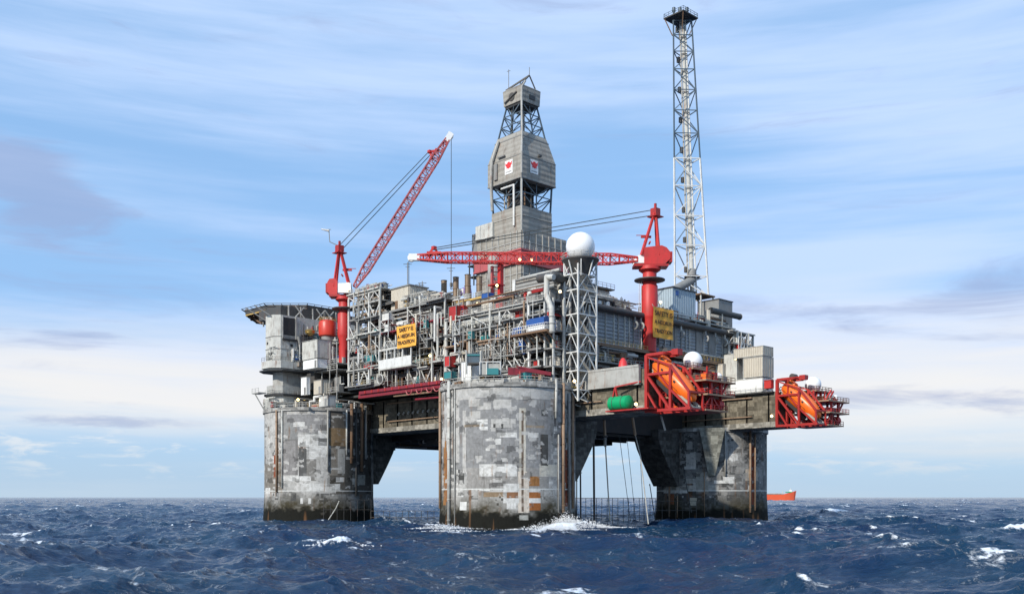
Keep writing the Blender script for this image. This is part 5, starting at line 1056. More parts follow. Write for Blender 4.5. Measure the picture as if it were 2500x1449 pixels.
    one('grab_line', 'ink', bt_, lambda b: [b.bar(A+d*1.4+s*e*2.27-u*.3, A+d*(L*.72)+s*e*2.24-u*.3, .07) for e in (-1, 1)], False)
    one('propeller_guard', 'dgrey', bt_, lambda b: (b.ring(A-d*.1-u*1.2, .7, .1, 'y', 14, 5), b.bar(A+d*.4-u*.6, A-d*.3-u*1.6, .2)))
    one('keel_strip', 'chute', bt_, lambda b: b.bar(A+d*1-u*1.72, A+d*(L-2)-u*1.5, 1.6, .3), False)
    return z4
station(10, -32, 25.0, 'near'); station(70, -27, 25.2, 'far')
def rlp(x, y, r, z, lab): 
    w = (x, y); t = thing('radome', lab, 'radome', (x, y, z), 'white radomes'); b = MB(); b.ball((x, y, z+r*.84), r, 32, 18, -.8); b.build('dome', 'radome', t, True); one('base_ring', 'offw', t, lambda b: b.tube((x, y, z), (x, y, z+.4), r*.66, n=20))
rlp(18.6, -38.2, 2.05, 34.2, 'big white radome on the top deck of the near red lifeboat station'); rlp(23.2, -41.5, .82, 32.0, 'small white radome on the outer deck of the near red lifeboat station')
rlp(79.0, -32.6, 2.1, 34.4, 'big white radome on the top deck of the far red lifeboat station'); rlp(83.2, -36.6, .8, 32.0, 'small white radome on the outer deck of the far red lifeboat station')
# green skip on beam 1 and grey box
t = thing('fuel_tank', 'bright green rounded tank hung beside the near lifeboat station', 'tank', XP(1518, 983, 8.5))
p, q = XP(1538, 983, 8.3), XP(1496, 983, 8.3)
one('shell', 'green', t, lambda b: (b.tube((8.0, p.y, 27.0), (8.0, q.y, 27.0), 1.55, n=20), b.tube((8.0, p.y-.5, 27), (8.0, p.y, 27), .9, 1.55, n=20), b.tube((8, q.y, 27), (8, q.y+.5, 27), 1.55, .9, n=20))); one('strap', 'dgrey', t, lambda b: [b.ring((8, yy, 27), 1.57, .07, 'y', 20, 5) for yy in (p.y+(q.y-p.y)*.25, p.y+(q.y-p.y)*.75)]); one('manhole', 'dgrey', t, lambda b: b.tube((8, (p.y+q.y)/2, 28.2), (8, (p.y+q.y)/2, 28.7), .45, n=12))
one('cradle', 'dred', t, lambda b: (b.box(7, 10, q.y+1, p.y-6, 25.2, 25.5), b.bar((8, q.y-1.6, 28), (8, q.y-1, 30.6), .35), b.bar((8, q.y-.2, 28), (8, q.y-1, 30.6), .35), b.bar((8, q.y-1, 30.6), (9.5, p.y-2, 31.4), .3)), False)
t = thing('beam_parapet', 'pale grey parapet along the top of the near concrete beam', 'parapet', (10, -18, 34)); one('wall', 'lgrey', t, lambda b: (b.box(9.2, 9.9, -31, -8, 30.8, 35.0), b.box(9.1, 9.2, -31, -8, 34.6, 35.1)), False)
t = thing('lifebuoy_locker', 'red rounded locker on the pale parapet left of the near lifeboat', 'locker', XP(1519, 915, 10)); p = XP(1519, 918, 10.3); one('body', 'logo', t, lambda b: b.lathe((10.6, p.y, 35.1), [(1.1, 0), (.8, 1.3), (.3, 2.0)], 12))
# ================================================================ containers on beam 2
def container(lab, x0, x1, y0, y1, z0, z1, mat, doors='y'):
    t = thing('container', lab, 'container', (x0, y0, z0), 'cream containers stacked on the right beam')
    one('shell', mat, t, lambda b: b.box(x0+.08, x1-.08, y0+.08, y1-.08, z0+.1, z1-.1), False)
    def fr(b):
        for x in (x0+.1, x1-.1):
            for y in (y0+.1, y1-.1): b.bar((x, y, z0), (x, y, z1), .2)
            for z in (z0+.1, z1-.1): b.bar((x, y0, z), (x, y1, z), .2)
        for y in (y0+.1, y1-.1):
            for z in (z0+.1, z1-.1): b.bar((x0, y, z), (x1, y, z), .2)
    one('frame', 'offw' if mat != 'cream' else 'lgrey', t, fr, False); one('door_bar', 'grey', t, lambda b: [b.bar((x, y0, z0+.2), (x, y0, z1-.2), .08) for x in np.linspace(x0+.8, x1-.8, 4)], False)
yn = XP(1862, 900, 70).y; yf = XP(1806, 900, 70).y
container('topmost grey cream container at the right end of the platform', 70.3, 75.2, yn, yf+2.2, 44.0, 46.6, 'cream'); container('tall cream container in the middle of the right hand stack', 70, 75.2, yn-.1, yf-1, 38.4, 43.8, 'cream')
container('low pale container at the bottom of the right hand stack', 70, 75.2, yn, yf+3, 34.4, 38.2, 'wbrt'); container('pinkish cabin left of the cream container stack', 69.8, 73, XP(1755, 0, 69.8).y-1.4, XP(1755, 0, 69.8).y+1.4, 38, 43.0, 'cream')
container('narrow ribbed container between the cabin and the cream stack', 71, 74, XP(1790, 0, 71).y-1.2, XP(1775, 0, 71).y+1, 36, 45.5, 'offw')
t = thing('beam_walkway', 'rail and pipes along the top of the right beam', 'walkway', (70, -20, 34.4)); one('railing', 'offw', t, lambda b: b.rail([(69.6, -26, 34.3), (69.6, 4, 34.3)]), False); one('slab', 'black', t, lambda b: b.box(69.2, 80, -26.5, 5, 33.9, 34.25), False)
clutter(t, Face('x', 69.5), -25, 4, .3, 2, 34.4, 37.5, random.Random(99), 6, 6, 8, 2)
t = thing('cabinet', 'small red box beside the far orange lifeboat', 'locker', XP(1876, 940, 69)); p = XP(1876, 943, 69); one('body', 'red', t, lambda b: b.box(68.6, 70, p.y-1, p.y+1, 35.0, 37.0), False); one('lid', 'dred', t, lambda b: b.box(68.5, 70.1, p.y-1.1, p.y+1.1, 37.0, 37.15), False)
# ================================================================ LIVING QUARTERS AND HELIDECK
FQ = Face('y', 83.0)
t = thing('living_quarters', 'white and grey living quarters block under the helideck at the left end', 'living quarters', (0, 86, 33)); lq = t
qx = lambda px, py: YP(px, py, 83.0)
def chf(x0, x1, y0, y1, c): return [(x0+c, y0), (x1, y0), (x1, y1), (x0+c, y1), (x0, y1-c), (x0, y0+c)]
one('tower_wall', 'offw', t, lambda b: b.prism(chf(-12.6, 14, 82.6, 89.9, 1.5), 'z', 44, 58.6), False)
one('lower_wall', 'lgrey', t, lambda b: b.prism(chf(-10.8, 10, 84.0, 88.8, 1.2), 'z', 33, 43.2), False)
one('balcony', 'offw', t, lambda b: (b.prism(chf(-14, -2, 81.6, 90.8, 2.4), 'z', 43.4, 45.4), b.prism(chf(-13.4, -2.6, 82.2, 90.2, 2.2), 'z', 42.9, 43.4)), False)
one('balcony_floor', 'black', t, lambda b: b.prism(chf(-14.4, -1, 81, 91.6, 2.8), 'z', 42.5, 42.88), False)
one('railing', 'grey', t, lambda b: b.rail([(-13.9, 88.4, 45.4), (-13.9, 84, 45.4), (-11.6, 81.7, 45.4), (-2.1, 81.7, 45.4)]), False)
one('lower_balcony', 'lgrey', t, lambda b: (b.prism(chf(-12.5, -3, 82.6, 90, 2), 'z', 36.2, 38.6)), False); one('lower_floor', 'black', t, lambda b: b.prism(chf(-13, 2, 81.8, 90.8, 2.2), 'z', 35.6, 36.2), False)
one('railing', 'offw', t, lambda b: b.rail([(-12.8, 88.4, 36.2), (-12.8, 84.2, 36.2), (-10.6, 82, 36.2), (1.8, 82, 36.2)]), False)
one('base', 'offw', t, lambda b: (b.prism(chf(-12.2, 3, 82.6, 90, 2), 'z', 33.8, 35.6), b.prism(chf(-11, 4, 83, 90, 1.6), 'z', 31.6, 33.6)), False)
one('louvre', 'black', t, lambda b: (b.box(-10.4, -6.6, 82.45, 82.6, 53.0, 58.0), b.box(-10.6, -6.2, 82.0, 82.6, 51.4, 52.0)), False)
one('louvre_frame', 'lgrey', t, lambda b: (b.bar((-10.6, 82.4, 51.8), (-10.6, 82.4, 58.4), .3), b.bar((-6.2, 82.4, 47), (-6.2, 82.4, 58.4), .35), b.bar((-5, 82.4, 44), (-5, 82.4, 57), .25)), False)
one('diagonal_duct', 'grey', t, lambda b: b.path([(-5.6, 82.2, 53), (-5.0, 82.2, 50.2), (1.2, 81.8, 45.6)], .55, 10))
one('window', 'black', t, lambda b: [b.box(-12.66, -12.6, y, y+.7, z, z+.7) for y, z in ((84.6, 47.4), (87, 50.4))]+[b.box(x, x+.8, 82.5, 82.6, z, z+.8) for x in (-8, -3.6, .2, 3.6) for z in (47.2, 49.8)], False)
one('stair_cage', 'dgrey', t, lambda b: (b.box(-4.5, -1.2, 81.2, 83, 47.4, 47.7), b.box(-4.5, -1.2, 81.2, 83, 50.6, 50.8), b.box(-4.5, -1.2, 81.2, 83, 53.4, 53.6), b.rail([(-4.5, 83, 47.7), (-4.5, 81.2, 47.7), (-1.2, 81.2, 47.7)]), b.rail([(-4.5, 83, 50.8), (-4.5, 81.2, 50.8), (-1.2, 81.2, 50.8)]), b.bar((-4.4, 81.3, 47), (-4.4, 81.3, 56.5), .25), b.bar((-1.3, 81.3, 47), (-1.3, 81.3, 56.5), .25)), False)
for z in (52.4, 48.9): one('storey_line', 'grey', t, lambda b: b.prism(chf(-12.7, 14.1, 82.5, 90, 1.55), 'z', z, z+.2), False)
one('seam', 'grey', t, lambda b: [b.box(x, x+.08, 82.53, 82.6, 44.2, 52.3) for x in (-8.4, -2, 1.6, 6)], False)
clutter(lq, Face('y', 80.9), -3, 8, .2, 1.6, 52.6, 57.6, random.Random(29), 5, 8, 5, 2)
clutter(lq, Face('x', -14.0), 82, 89, .3, 1.2, 31.8, 35.2, random.Random(30), 4, 5, 4, 0, 1., ['offw', 'grey', 'lgrey'], ['lgrey', 'offw', 'grey'])
clutter(lq, Face('y', 81.0), -4, 14, .3, 2.4, 36.4, 42.4, random.Random(21), 8, 10, 14, 3); clutter(lq, Face('y', 80.6), -2, 15, .3, 2.4, 46.0, 50.5, random.Random(22), 6, 8, 6, 2); clutter(lq, Face('y', 80.0), 4, 18, .3, 2.4, 52.0, 57.5, random.Random(23), 8, 12, 6, 2)
clutter(lq, Face('y', 79.0), -8, 10, .3, 3, 31.7, 35.4, random.Random(24), 10, 10, 16, 3)
clutter(lq, Face('y', 81.2), -8, -1, .2, 1.3, 45.6, 51, random.Random(31), 3, 5, 3, 0)
clutter(lq, Face('x', -13.4), 82.6, 88, .2, .8, 45.5, 50, random.Random(36), 2, 3, 2, 0, .8, ['offw', 'grey', 'lgrey'], ['lgrey', 'offw'])
# bright boxes in front
def block(nm, lab, cat, px0, pxc, px1, pt, pb, x, mat, dz=0, rf='grey'):
    p, q = XP(px0, pb, x), XP(pxc, pt, x); r = YP(px1, pb, q.y); t = thing(nm, lab, cat, (x, q.y, p.z)); zt, zb_ = XP(pxc, pt, x).z, XP(pxc, pb, x).z
    one('wall', mat, t, lambda b: b.box(x, r.x, q.y, p.y, zb_, zt-.15), False); one('roof', rf, t, lambda b: b.box(x-.15, r.x+.15, q.y-.15, p.y+.15, zt-.15, zt), False)
    one('door', 'grey', t, lambda b: b.box(x-.05, x, q.y+.5, q.y+1.5, zb_+.1, zb_+min(2.1, (zt-zb_)*.8)), False)
    one('corner_trim', 'lgrey', t, lambda b: b.bar((x, q.y, zb_), (x, q.y, zt-.2), .16), False)
    return t
block('service_block', 'large white service block with a bright left side below the red tank', 'service block', 738, 775, 809, 826, 872, -6.5, 'offw'); block('service_block', 'white service block with dark machinery under the large white block', 'service block', 740, 775, 806, 872.5, 896, -6.2, 'wbrt')
block('cabin', 'cream cabin with white corner on top of the left shaft', 'cabin', 766, 785, 832, 925, 960, -5.0, 'cream'); block('cabinet', 'narrow tall white cabinet left of the cream cabin on the left shaft', 'cabinet', 735, 749, 757, 918, 962, -7.0, 'wbrt')
block('cabin', 'white ribbed cabin hanging at the rim of the left shaft', 'cabin', 779, 800, 820, 963, 990, -10.5, 'offw'); block('locker', 'dark red locker on the lower quarters balcony', 'locker', 690, 700, 704, 946, 966, -9.0, 'dred')
block('locker', 'orange locker on the quarters balcony left of the white service block', 'locker', 718, 730, 736, 882, 893, -6.5, 'rustp')
one('machinery', 'dgrey', lq, lambda b: (b.box(-3.5, 6, 77, 82, 37.6, 42.3)), False)
def wk(b):
    for z in (35.9, 42.2, 43.9): b.box(-3, 8, 66, 78, z, z+.25)
t = thing('scaffold', 'grey scaffold of walkways between the left crane and the white service blocks', 'scaffold', (0, 72, 36)); one('floor', 'grey', t, wk, False)
for z in (36.2, 42.4, 44.1): one('railing', 'offw', t, lambda b: b.rail([(-3, 77.8, z), (-3, 66, z)]), False)
for y in (66.4, 70, 74, 77.6): one('standard', 'lgrey', t, lambda b: b.bar((-2.9, y, 33), (-2.9, y, 50), .2), False)
clutter(t, Face('x', -2.6), 66.5, 77.5, .3, 4, 36.2, 41.8, random.Random(44), 8, 10, 9, 3); clutter(t, Face('x', -2.0), 66.5, 80, .3, 4, 44.2, 51.8, random.Random(45), 8, 12, 7, 2); clutter(t, Face('x', -6), 66, 78, .3, 6, 31.4, 35.6, random.Random(46), 8, 8, 10, 3)
# rim rail and pipes on the left shaft
t = thing('rim_walkway', 'narrow railed walkway round the top of the left shaft', 'walkway', (0, 80, 31.6)); one('railing', 'offw', t, lambda b: b.rail([(math.cos(a)*15.6, 80+math.sin(a)*15.6, 31.55) for a in np.linspace(math.pi*.75, math.pi*1.95, 26)], 1.15, .08, 3), False)
one('bracket_platform', 'lgrey', t, lambda b: (b.box(-15.4, -12.9, 87.6, 91.5, 36.4, 36.7), b.rail([(-15.3, 87.6, 36.7), (-15.3, 91.4, 36.7)]), b.bar((-15.2, 90, 36.5), (-12.6, 89, 31.6), .3)), False)
clutter(t, Face('y', 66.5), -6, 10, -1, 2, 31.6, 34.4, random.Random(47), 5, 3, 6, 1)
# red tank
t = thing('storage_tank', 'round orange red tank left of the left crane pedestal', 'tank', DP(801, 828, 276)); p = DP(800, 822, 276)
one('shell', 'orange', t, lambda b: b.lathe(p, [(1.9, 0), (2.45, .3), (2.55, .8), (2.55, 3.9), (2.2, 4.5), (.8, 4.9)], 28)); MATS['x'] = 1
t.children[0].data.materials[0] = paint('vermilion_tank', (.60, .045, .022), .4, dirt=.3, streak=.4); one('top_valves', 'offw', t, lambda b: [b.tube(p+Vector((a, c, 4.4)), p+Vector((a, c, 5.6)), .18, n=6) for a, c in ((-1.2, 0), (0, .9), (1.1, -.3), (.2, -1.1))]); one('skirt', 'grey', t, lambda b: b.tube(p-Vector((0, 0, 1.2)), p, 1.8, n=20)); one('railing', 'yellow', t, lambda b: b.rail([p+Vector((math.cos(a)*2.4, math.sin(a)*2.4, 4.3)) for a in np.linspace(0, 6.283, 13)], .9, .08, 2), False)
t = thing('brass_lantern', 'brass coloured rounded unit on the quarters wall left of the red tank', 'lantern', DP(757, 812, 276)); p = DP(757, 812, 276)
one('body', 'gold', t, lambda b: b.lathe(p, [(.3, -.9), (1.3, -.2), (1.5, .6), (.6, 1.0)], 16)); one('bracket', 'grey', t, lambda b: b.bar(p+Vector((0, 0, .5)), p+Vector((0, 2, 1.5)), .2), False)
# helideck octagon
hc = DP(726, 752, 300); hz = 63.3; hr = 15.3
t = thing('helideck', 'grey octagonal helideck overhanging the living quarters at the far left', 'helideck', (hc.x, hc.y, 63))
oc = [(hc.x+hr*math.cos(R(22.5+45*k)-TH+R(0)), hc.y+hr*math.sin(R(22.5+45*k)-TH)) for k in range(8)]
one('deck', 'lgrey', t, lambda b: b.prism(oc, 'z', hz-.5, hz), False); oc2 = [(hc.x+(x-hc.x)*1.012, hc.y+(y-hc.y)*1.012) for x, y in oc]
one('edge_beam', 'dgrey', t, lambda b: [b.bar((*oc2[k], hz-.55), (*oc2[(k+1) % 8], hz-.55), .35, 1.3) for k in range(8)], False)
one('edge_strip', 'yellow', t, lambda b: [b.bar((*oc2[k], hz-1.45), (*oc2[(k+1) % 8], hz-1.45), .3, .35) for k in range(8)], False)
one('safety_net', 'dgrey', t, lambda b: [b.bar((*oc2[k], hz-.2), (hc.x+(oc2[k][0]-hc.x)*1.09, hc.y+(oc2[k][1]-hc.y)*1.09, hz+.3), .18) for k in range(8)]+[b.bar((hc.x+(oc2[k][0]-hc.x)*1.09, hc.y+(oc2[k][1]-hc.y)*1.09, hz+.3), (hc.x+(oc2[(k+1) % 8][0]-hc.x)*1.09, hc.y+(oc2[(k+1) % 8][1]-hc.y)*1.09, hz+.3), .14) for k in range(8)]+[b.bar(Vector((*oc2[k], hz-.2)).lerp(Vector((*oc2[(k+1) % 8], hz-.2)), f), (Vector((hc.x, hc.y, hz))+(Vector((*oc2[k], hz)).lerp(Vector((*oc2[(k+1) % 8], hz)), f)-Vector((hc.x, hc.y, hz)))*1.09+Vector((0, 0, .3))), .12) for k in range(8) for f in (.2, .4, .6, .8)], False)
def under(b):
    ds = [(-1, 0), (-.66, 0), (-.33, 0), (0, 0), (.33, 0), (.66, 0)]
    for f in np.linspace(-.85, .85, 8):
        w = math.sqrt(max(0, 1-f*f))*hr*.92; b.bar((hc.x+f*hr*.95, hc.y-w, hz-1.2), (hc.x+f*hr*.95, hc.y+w, hz-1.2), .3, 1.2); b.bar((hc.x-w, hc.y+f*hr*.95, hz-1.9), (hc.x+w, hc.y+f*hr*.95, hz-1.9), .3, .5)
        b.bar((hc.x+f*hr*.9, hc.y-w*.9, hz-1.5), (hc.x+f*hr*.6, hc.y-w*.4, hz-4.5), .22)
one('joists', 'brown', t, under, False)
for x in np.linspace(-8, 12, 6):
    for y in (83.5, 98): one('support_post', 'lgrey', t, lambda b: b.bar((x, y, 57.5), (x, y, hz-1.5), .35), False)
for x in (-6, 1, 4): one('support_brace', 'offw', t, lambda b: (b.bar((x, 83.3, 58.6), (x+3, 83.3, hz-1.5), .25), b.bar((x+3, 83.1, 58.6), (x, 83.1, hz-1.5), .25)), False)
for y in (84, 89): one('support_brace', 'grey', t, lambda b: b.bar((-11, y, 57), (-17, y+3, hz-2.2), .3), False)
one('plant_room', 'dgrey', t, lambda b: (b.box(-10, 18, 84.5, 97, 58.7, 61.6)), False)
one('access_ramp', 'brown', t, lambda b: (b.bar(DP(604, 757, 300), DP(650, 782, 290), 1.6, .5), b.bar(DP(604, 764, 300), DP(640, 790, 291), .5), b.bar(DP(612, 770, 299), DP(645, 772, 292), .4)), False)
one('edge_lamp', 'gold', t, lambda b: b.ball(DP(606, 760, 300), .5, 8, 6, -.99))

# ================================================================ BANNERS
def banner(p00, p10, z0, z1, ax, c, lab, lines, inv):
    t = thing('banner', lab, 'banner', (c, p00, z0) if ax == 'x' else (p00, c, z0), 'orange banners with dark lettering')
    n, m = 14, 14; vs = []; fs = []
    for side in (0, 1):
        for j in range(m+1):
            for i in range(n+1):
                u = p00+(p10-p00)*i/n; z = z0+(z1-z0)*j/m; w = c+.12*math.sin(i*.9+j*.35)-.05*side; vs.append((w, u, z) if ax == 'x' else (u, w, z))
    N = (n+1)*(m+1)
    for j in range(m):
        for i in range(n):
            a = j*(n+1)+i; fs.append((a, a+1, a+n+2, a+n+1)); fs.append((N+a, N+a+n+1, N+a+n+2, N+a+1))
    b = MB(); b.add(vs, fs); b.build('cloth', 'banner', t, True)
    one('rope', 'offw', t, lambda b: [b.bar(((c, p00+(p10-p00)*k, z1-.05) if ax == 'x' else (p00+(p10-p00)*k, c, z1-.05)), ((c+.4, p00+(p10-p00)*k, z1+.7) if ax == 'x' else (p00+(p10-p00)*k, c+.4, z1+.7)), .07) for k in np.linspace(.02, .98, 6)], False)
    H = z1-z0; Wb = abs(p10-p00)
    for k, tx in enumerate(lines):
        cu = bpy.data.curves.new('lettering', 'FONT'); cu.body = tx; cu.size = H*.24; cu.align_x = 'CENTER'; cu.align_y = 'CENTER'; cu.extrude = .03; cu.offset = .02
        o = bpy.data.objects.new('lettering_tmp', cu); COL.objects.link(o); bpy.context.view_layer.update()
        me = bpy.data.meshes.new_from_object(o.evaluated_get(bpy.context.evaluated_depsgraph_get())); wd = o.dimensions.x; bpy.data.objects.remove(o)
        sc = min(1, Wb*.88/max(wd, .1)); me.materials.clear(); me.materials.append(M['ink']); q = bpy.data.objects.new('lettering', me); COL.objects.link(q); q.parent = t
        cz = z0+H*(.80-.29*k); cu_ = (p00+p10)/2
        if ax == 'x': q.matrix_local = Matrix.Translation((-.2, cu_-p00, cz-z0)) @ Matrix(((0, 0, -1, 0), (-1, 0, 0, 0), (0, 1, 0, 0), (0, 0, 0, 1))) @ Matrix.Diagonal((sc, sc*1.0, 1, 1))
        else: q.matrix_local = Matrix.Translation((cu_-p00, -.2, cz-z0)) @ Matrix(((1, 0, 0, 0), (0, 0, -1, 0), (0, 1, 0, 0), (0, 0, 0, 1))) @ Matrix.Diagonal((sc, sc, 1, 1))
        q['label'] = 'dark line of lettering reading '+tx
p, q = XP(971, 840, -.9), XP(1017, 792, -.9)
banner(p.y, q.y, p.z-1.2, q.z+.4, 'x', -1.1, 'orange banner with dark lettering hung on the left process modules', ['SAFETY IS', 'A HEIDRUN', 'TRADITION'], True)
p, q = YP(1592, 822, -10.5), YP(1641, 762, -10.5)
banner(p.x, q.x, p.z-.0, q.z+.4, 'y', -10.8, 'orange banner with dark lettering hung beside the right crane pedestal', ['SAFETY IS', 'A HEIDRUN', 'TRADITION'], False)

# ================================================================ ON TOP OF THE NEAR SHAFT
t = thing('rim_walkway', 'railed walkway round the top of the near shaft', 'walkway', (0, 0, 31.6)); one('railing', 'offw', t, lambda b: b.rail([(math.cos(a)*15.4, math.sin(a)*15.4, 31.6) for a in np.linspace(math.pi*.75, math.pi*1.98, 34)], 1.15, .09, 1.4), False)
one('coaming', 'lgrey', t, lambda b: b.lathe((0, 0, 0), [(15.2, 31.56), (15.2, 32.0), (14.9, 32.0), (14.9, 31.56)], 64), False)
rnd = random.Random(61)
for k in range(22):
    a = math.pi*(.8+rnd.random()*1.1); r = rnd.uniform(14.2, 15.6); x, y = math.cos(a)*r, math.sin(a)*r; one('fairlead', rnd.choice(['dgrey', 'grey', 'lgrey', 'brown']), t, lambda b: b.box(x-.5, x+.5, y-.5, y+.5, 31.3, 31.3+rnd.uniform(.5, 1.0)), False)
def boxat(nm, lab, cat, px0, px1, pt, pb, d, mat, dep=2.4, parts=None, grp=None):
    p, q = DP(px0, pb, d), DP(px1, pb, d); zt = DP(px0, pt, d).z; t = thing(nm, lab, cat, p, grp); r = (q-p); n = Vector((SA, CA, 0)); n = Vector((-r.y, r.x, 0)).normalized(); n = n if n.dot(Vector((SA, CA, 0))) > 0 else -n
    one('shell', mat, t, lambda b: b.hull8([p, q, q+n*dep, p+n*dep], [Vector((v.x, v.y, zt)) for v in (p, q, q+n*dep, p+n*dep)]), False)
    one('base_frame', 'dgrey', t, lambda b: b.hull8([v-Vector((0, 0, .35)) for v in (p-n*.1, q-n*.1, q+n*dep, p+n*dep)], [v-Vector((0, 0, .01)) for v in (p-n*.1, q-n*.1, q+n*dep, p+n*dep)]), False)
    return t, p, q, n, zt
b_ = XP(1127, 918, -4)
t = thing('container', 'bright white ribbed container standing on the near shaft deck', 'container', XP(1150, 918, -8)); p, q = XP(1126, 920, -8), XP(1151, 882, -8); zw = q.z
one('shell', 'wbrt', t, lambda b: b.box(-8, -4.5, q.y, p.y, 31.7, zw), False); one('rib', 'offw', t, lambda b: [b.box(-8.06, -8, y, y+.12, 31.8, zw-.1) for y in np.linspace(q.y+.1, p.y-.2, 6)], False); one('corner_post', 'lgrey', t, lambda b: [b.bar((x, y, 31.6), (x, y, zw+.1), .18) for x in (-8, -4.5) for y in (q.y, p.y)], False)
t, p, q, n, zt = boxat('machinery_skid', 'dark blue grey machinery housing above the white container on the near shaft', 'machinery', 1139, 1174, 862, 884, 216, 'steel', 3); one('vent', 'teal', t, lambda b: b.bar(p+Vector((0, 0, 1.6))-n*.1, q+Vector((0, 0, 1.6))-n*.1, .3), False)
one('frame', 'offw', t, lambda b: [b.bar(v+Vector((0, 0, -2.6)), v+Vector((0, 0, 2.6)), .3) for v in (p-n*.2, q-n*.2)], False)
t, p, q, n, zt = boxat('machinery_skid', 'pale machinery frame with a teal unit on the near shaft deck', 'machinery', 1172, 1222, 886, 914, 213, 'lgrey', 2.5); one('teal_unit', 'teal', t, lambda b: b.bar(p.lerp(q, .35)-n*.5+Vector((0, 0, .6)), p.lerp(q, .9)-n*.5+Vector((0, 0, .6)), .9, 1.4), False)
one('frame', 'white', t, lambda b: [b.bar(v, v+Vector((0, 0, 2.8)), .2) for v in (p-n*.3, q-n*.3, p.lerp(q, .33)-n*.3)]+[b.bar(p-n*.3+Vector((0, 0, 2.8)), q-n*.3+Vector((0, 0, 2.8)), .2)], False)
t = thing('hose_basket', 'long dark red basket lying on the near shaft deck', 'basket', DP(1270, 915, 213)); p, q = DP(1240, 914, 213), DP(1345, 918, 214)
one('body', 'maroon', t, lambda b: b.hull8([p, p.lerp(q, .4), p.lerp(q, .4)+Vector((1, 1, 0)), p+Vector((1, 1, 0))], [v+Vector((0, 0, 1.6)) for v in (p, p.lerp(q, .4), p.lerp(q, .4)+Vector((1, 1, 0)), p+Vector((1, 1, 0)))]), False)
one('arm', 'maroon', t, lambda b: (b.bar(p.lerp(q, .4)+Vector((0, 0, 1.2)), q+Vector((0, 0, .5)), .8), b.bar(p.lerp(q, .2)+Vector((0, 0, 1.9)), p.lerp(q, .75)+Vector((0, 0, 1.1)), .3)), False)
tt = thing('deck_equipment', 'pipes, valves and small cabinets crowding the near shaft deck behind its railing', 'deck equipment', (0, 0, 31.6)); clutter(tt, Face('x', -9.), -11, 9, .5, 8, 31.7, 35, random.Random(71), 10, 14, 14, 3); clutter(tt, Face('y', -12.), -6, 10, .5, 6, 31.7, 36, random.Random(72), 10, 14, 12, 3)
# lower clutter in front of modules, right of the near shaft
tt = thing('corner_module', 'dark open corner module between the white duct and the lattice tower', 'process module', (4, -10, 40))
one('back_wall', 'grey', tt, lambda b: b.box(3.2, 12, -9.5, -9.1, 35, 51), False); one('side_wall', 'wall', tt, lambda b: (b.box(2.6, 3.2, -11.8, -9.1, 44.6, 51.2), b.box(3.2, 12, -12, -9.5, 50.6, 51)), False)
for z in (36, 40, 44): one('floor', 'grey', tt, lambda b: b.box(1.6, 14, -13, -9.5, z-.3, z), False); 
for z in (36, 40, 44): railing(tt, Face('y', -13), 1.6, 14, .1, z, 'lgrey')
for (x, y) in ((1.8, -12.8), (5, -12.9), (9, -12.9), (13.6, -12.9)): one('post', 'offw', tt, lambda b: b.bar((x, y, 31.6), (x, y, 51), .36), False)
clutter(tt, Face('y', -12.6), 2, 14, .2, 3, 36, 39.6, random.Random(73), 10, 12, 8, 2); clutter(tt, Face('y', -12.6), 2, 14, .2, 3, 40, 43.6, random.Random(74), 10, 12, 7, 2); clutter(tt, Face('y', -12.6), 2, 14, .2, 3, 44, 50.3, random.Random(75), 10, 14, 5, 2)

# pipework between the near shaft and the near lifeboat station
tt = thing('side_gallery', 'grey gallery of pipes below the hall wall, left of the near lifeboat', 'gallery', (20, -12, 35)); 
for z in (35.1, 38.6): one('floor', 'grey', tt, lambda b: b.box(13.5, 34, -12.5, -6.4, z-.3, z), False); railing(tt, Face('y', -12.5), 13.5, 34, .1, z, 'lgrey')
clutter(tt, Face('y', -12.2), 14, 33, .3, 4, 35.2, 38.2, random.Random(81), 12, 10, 12, 2); clutter(tt, Face('y', -12.2), 14, 33, .3, 4, 38.7, 42.4, random.Random(82), 12, 12, 8, 2)
tt = thing('side_gallery', 'grey gallery of cabinets and pipes behind the near lifeboat station radome', 'gallery', (60, -12, 35)); 
for z in (35.1, 38.6): one('floor', 'grey', tt, lambda b: b.box(40, 68, -10.5, -6.4, z-.3, z), False); railing(tt, Face('y', -10.5), 40, 68, .1, z, 'lgrey')
clutter(tt, Face('y', -10.2), 41, 68, .3, 3, 35.2, 38.2, random.Random(83), 12, 10, 12, 2); clutter(tt, Face('y', -10.2), 41, 68, .3, 3, 38.7, 42.4, random.Random(84), 12, 12, 8, 2)

# ================================================================ masts and antennas on the left roofs
for (px, pt, pb, d, lab) in ((995, 640, 735, 262, 'thin antenna mast behind the yellowish deck house'), (1024, 690, 740, 262, 'antenna mast with a small cross arm right of the deck house'), (1031, 686, 740, 263, 'thin whip antenna beside the cross arm mast'), (958, 706, 725, 262, 'short dark mast left of the deck house'), (1101, 650, 700, 262, 'thin rod between the first and second exhaust stacks')):
    p, q = DP(px, pb, d), DP(px, pt, d); t = thing('antenna_mast', lab, 'antenna', p); one('pole', 'grey', t, lambda b: b.tube(p, q, .12, n=6)); one('aerial', 'dgrey', t, lambda b: (b.bar(q-Vector((.8, -.8, .5)), q+Vector((.8, -.8, -.5)), .12), b.bar(q-Vector((.4, -.4, 1.2)), q+Vector((.4, -.4, -1.2)), .1)), False)
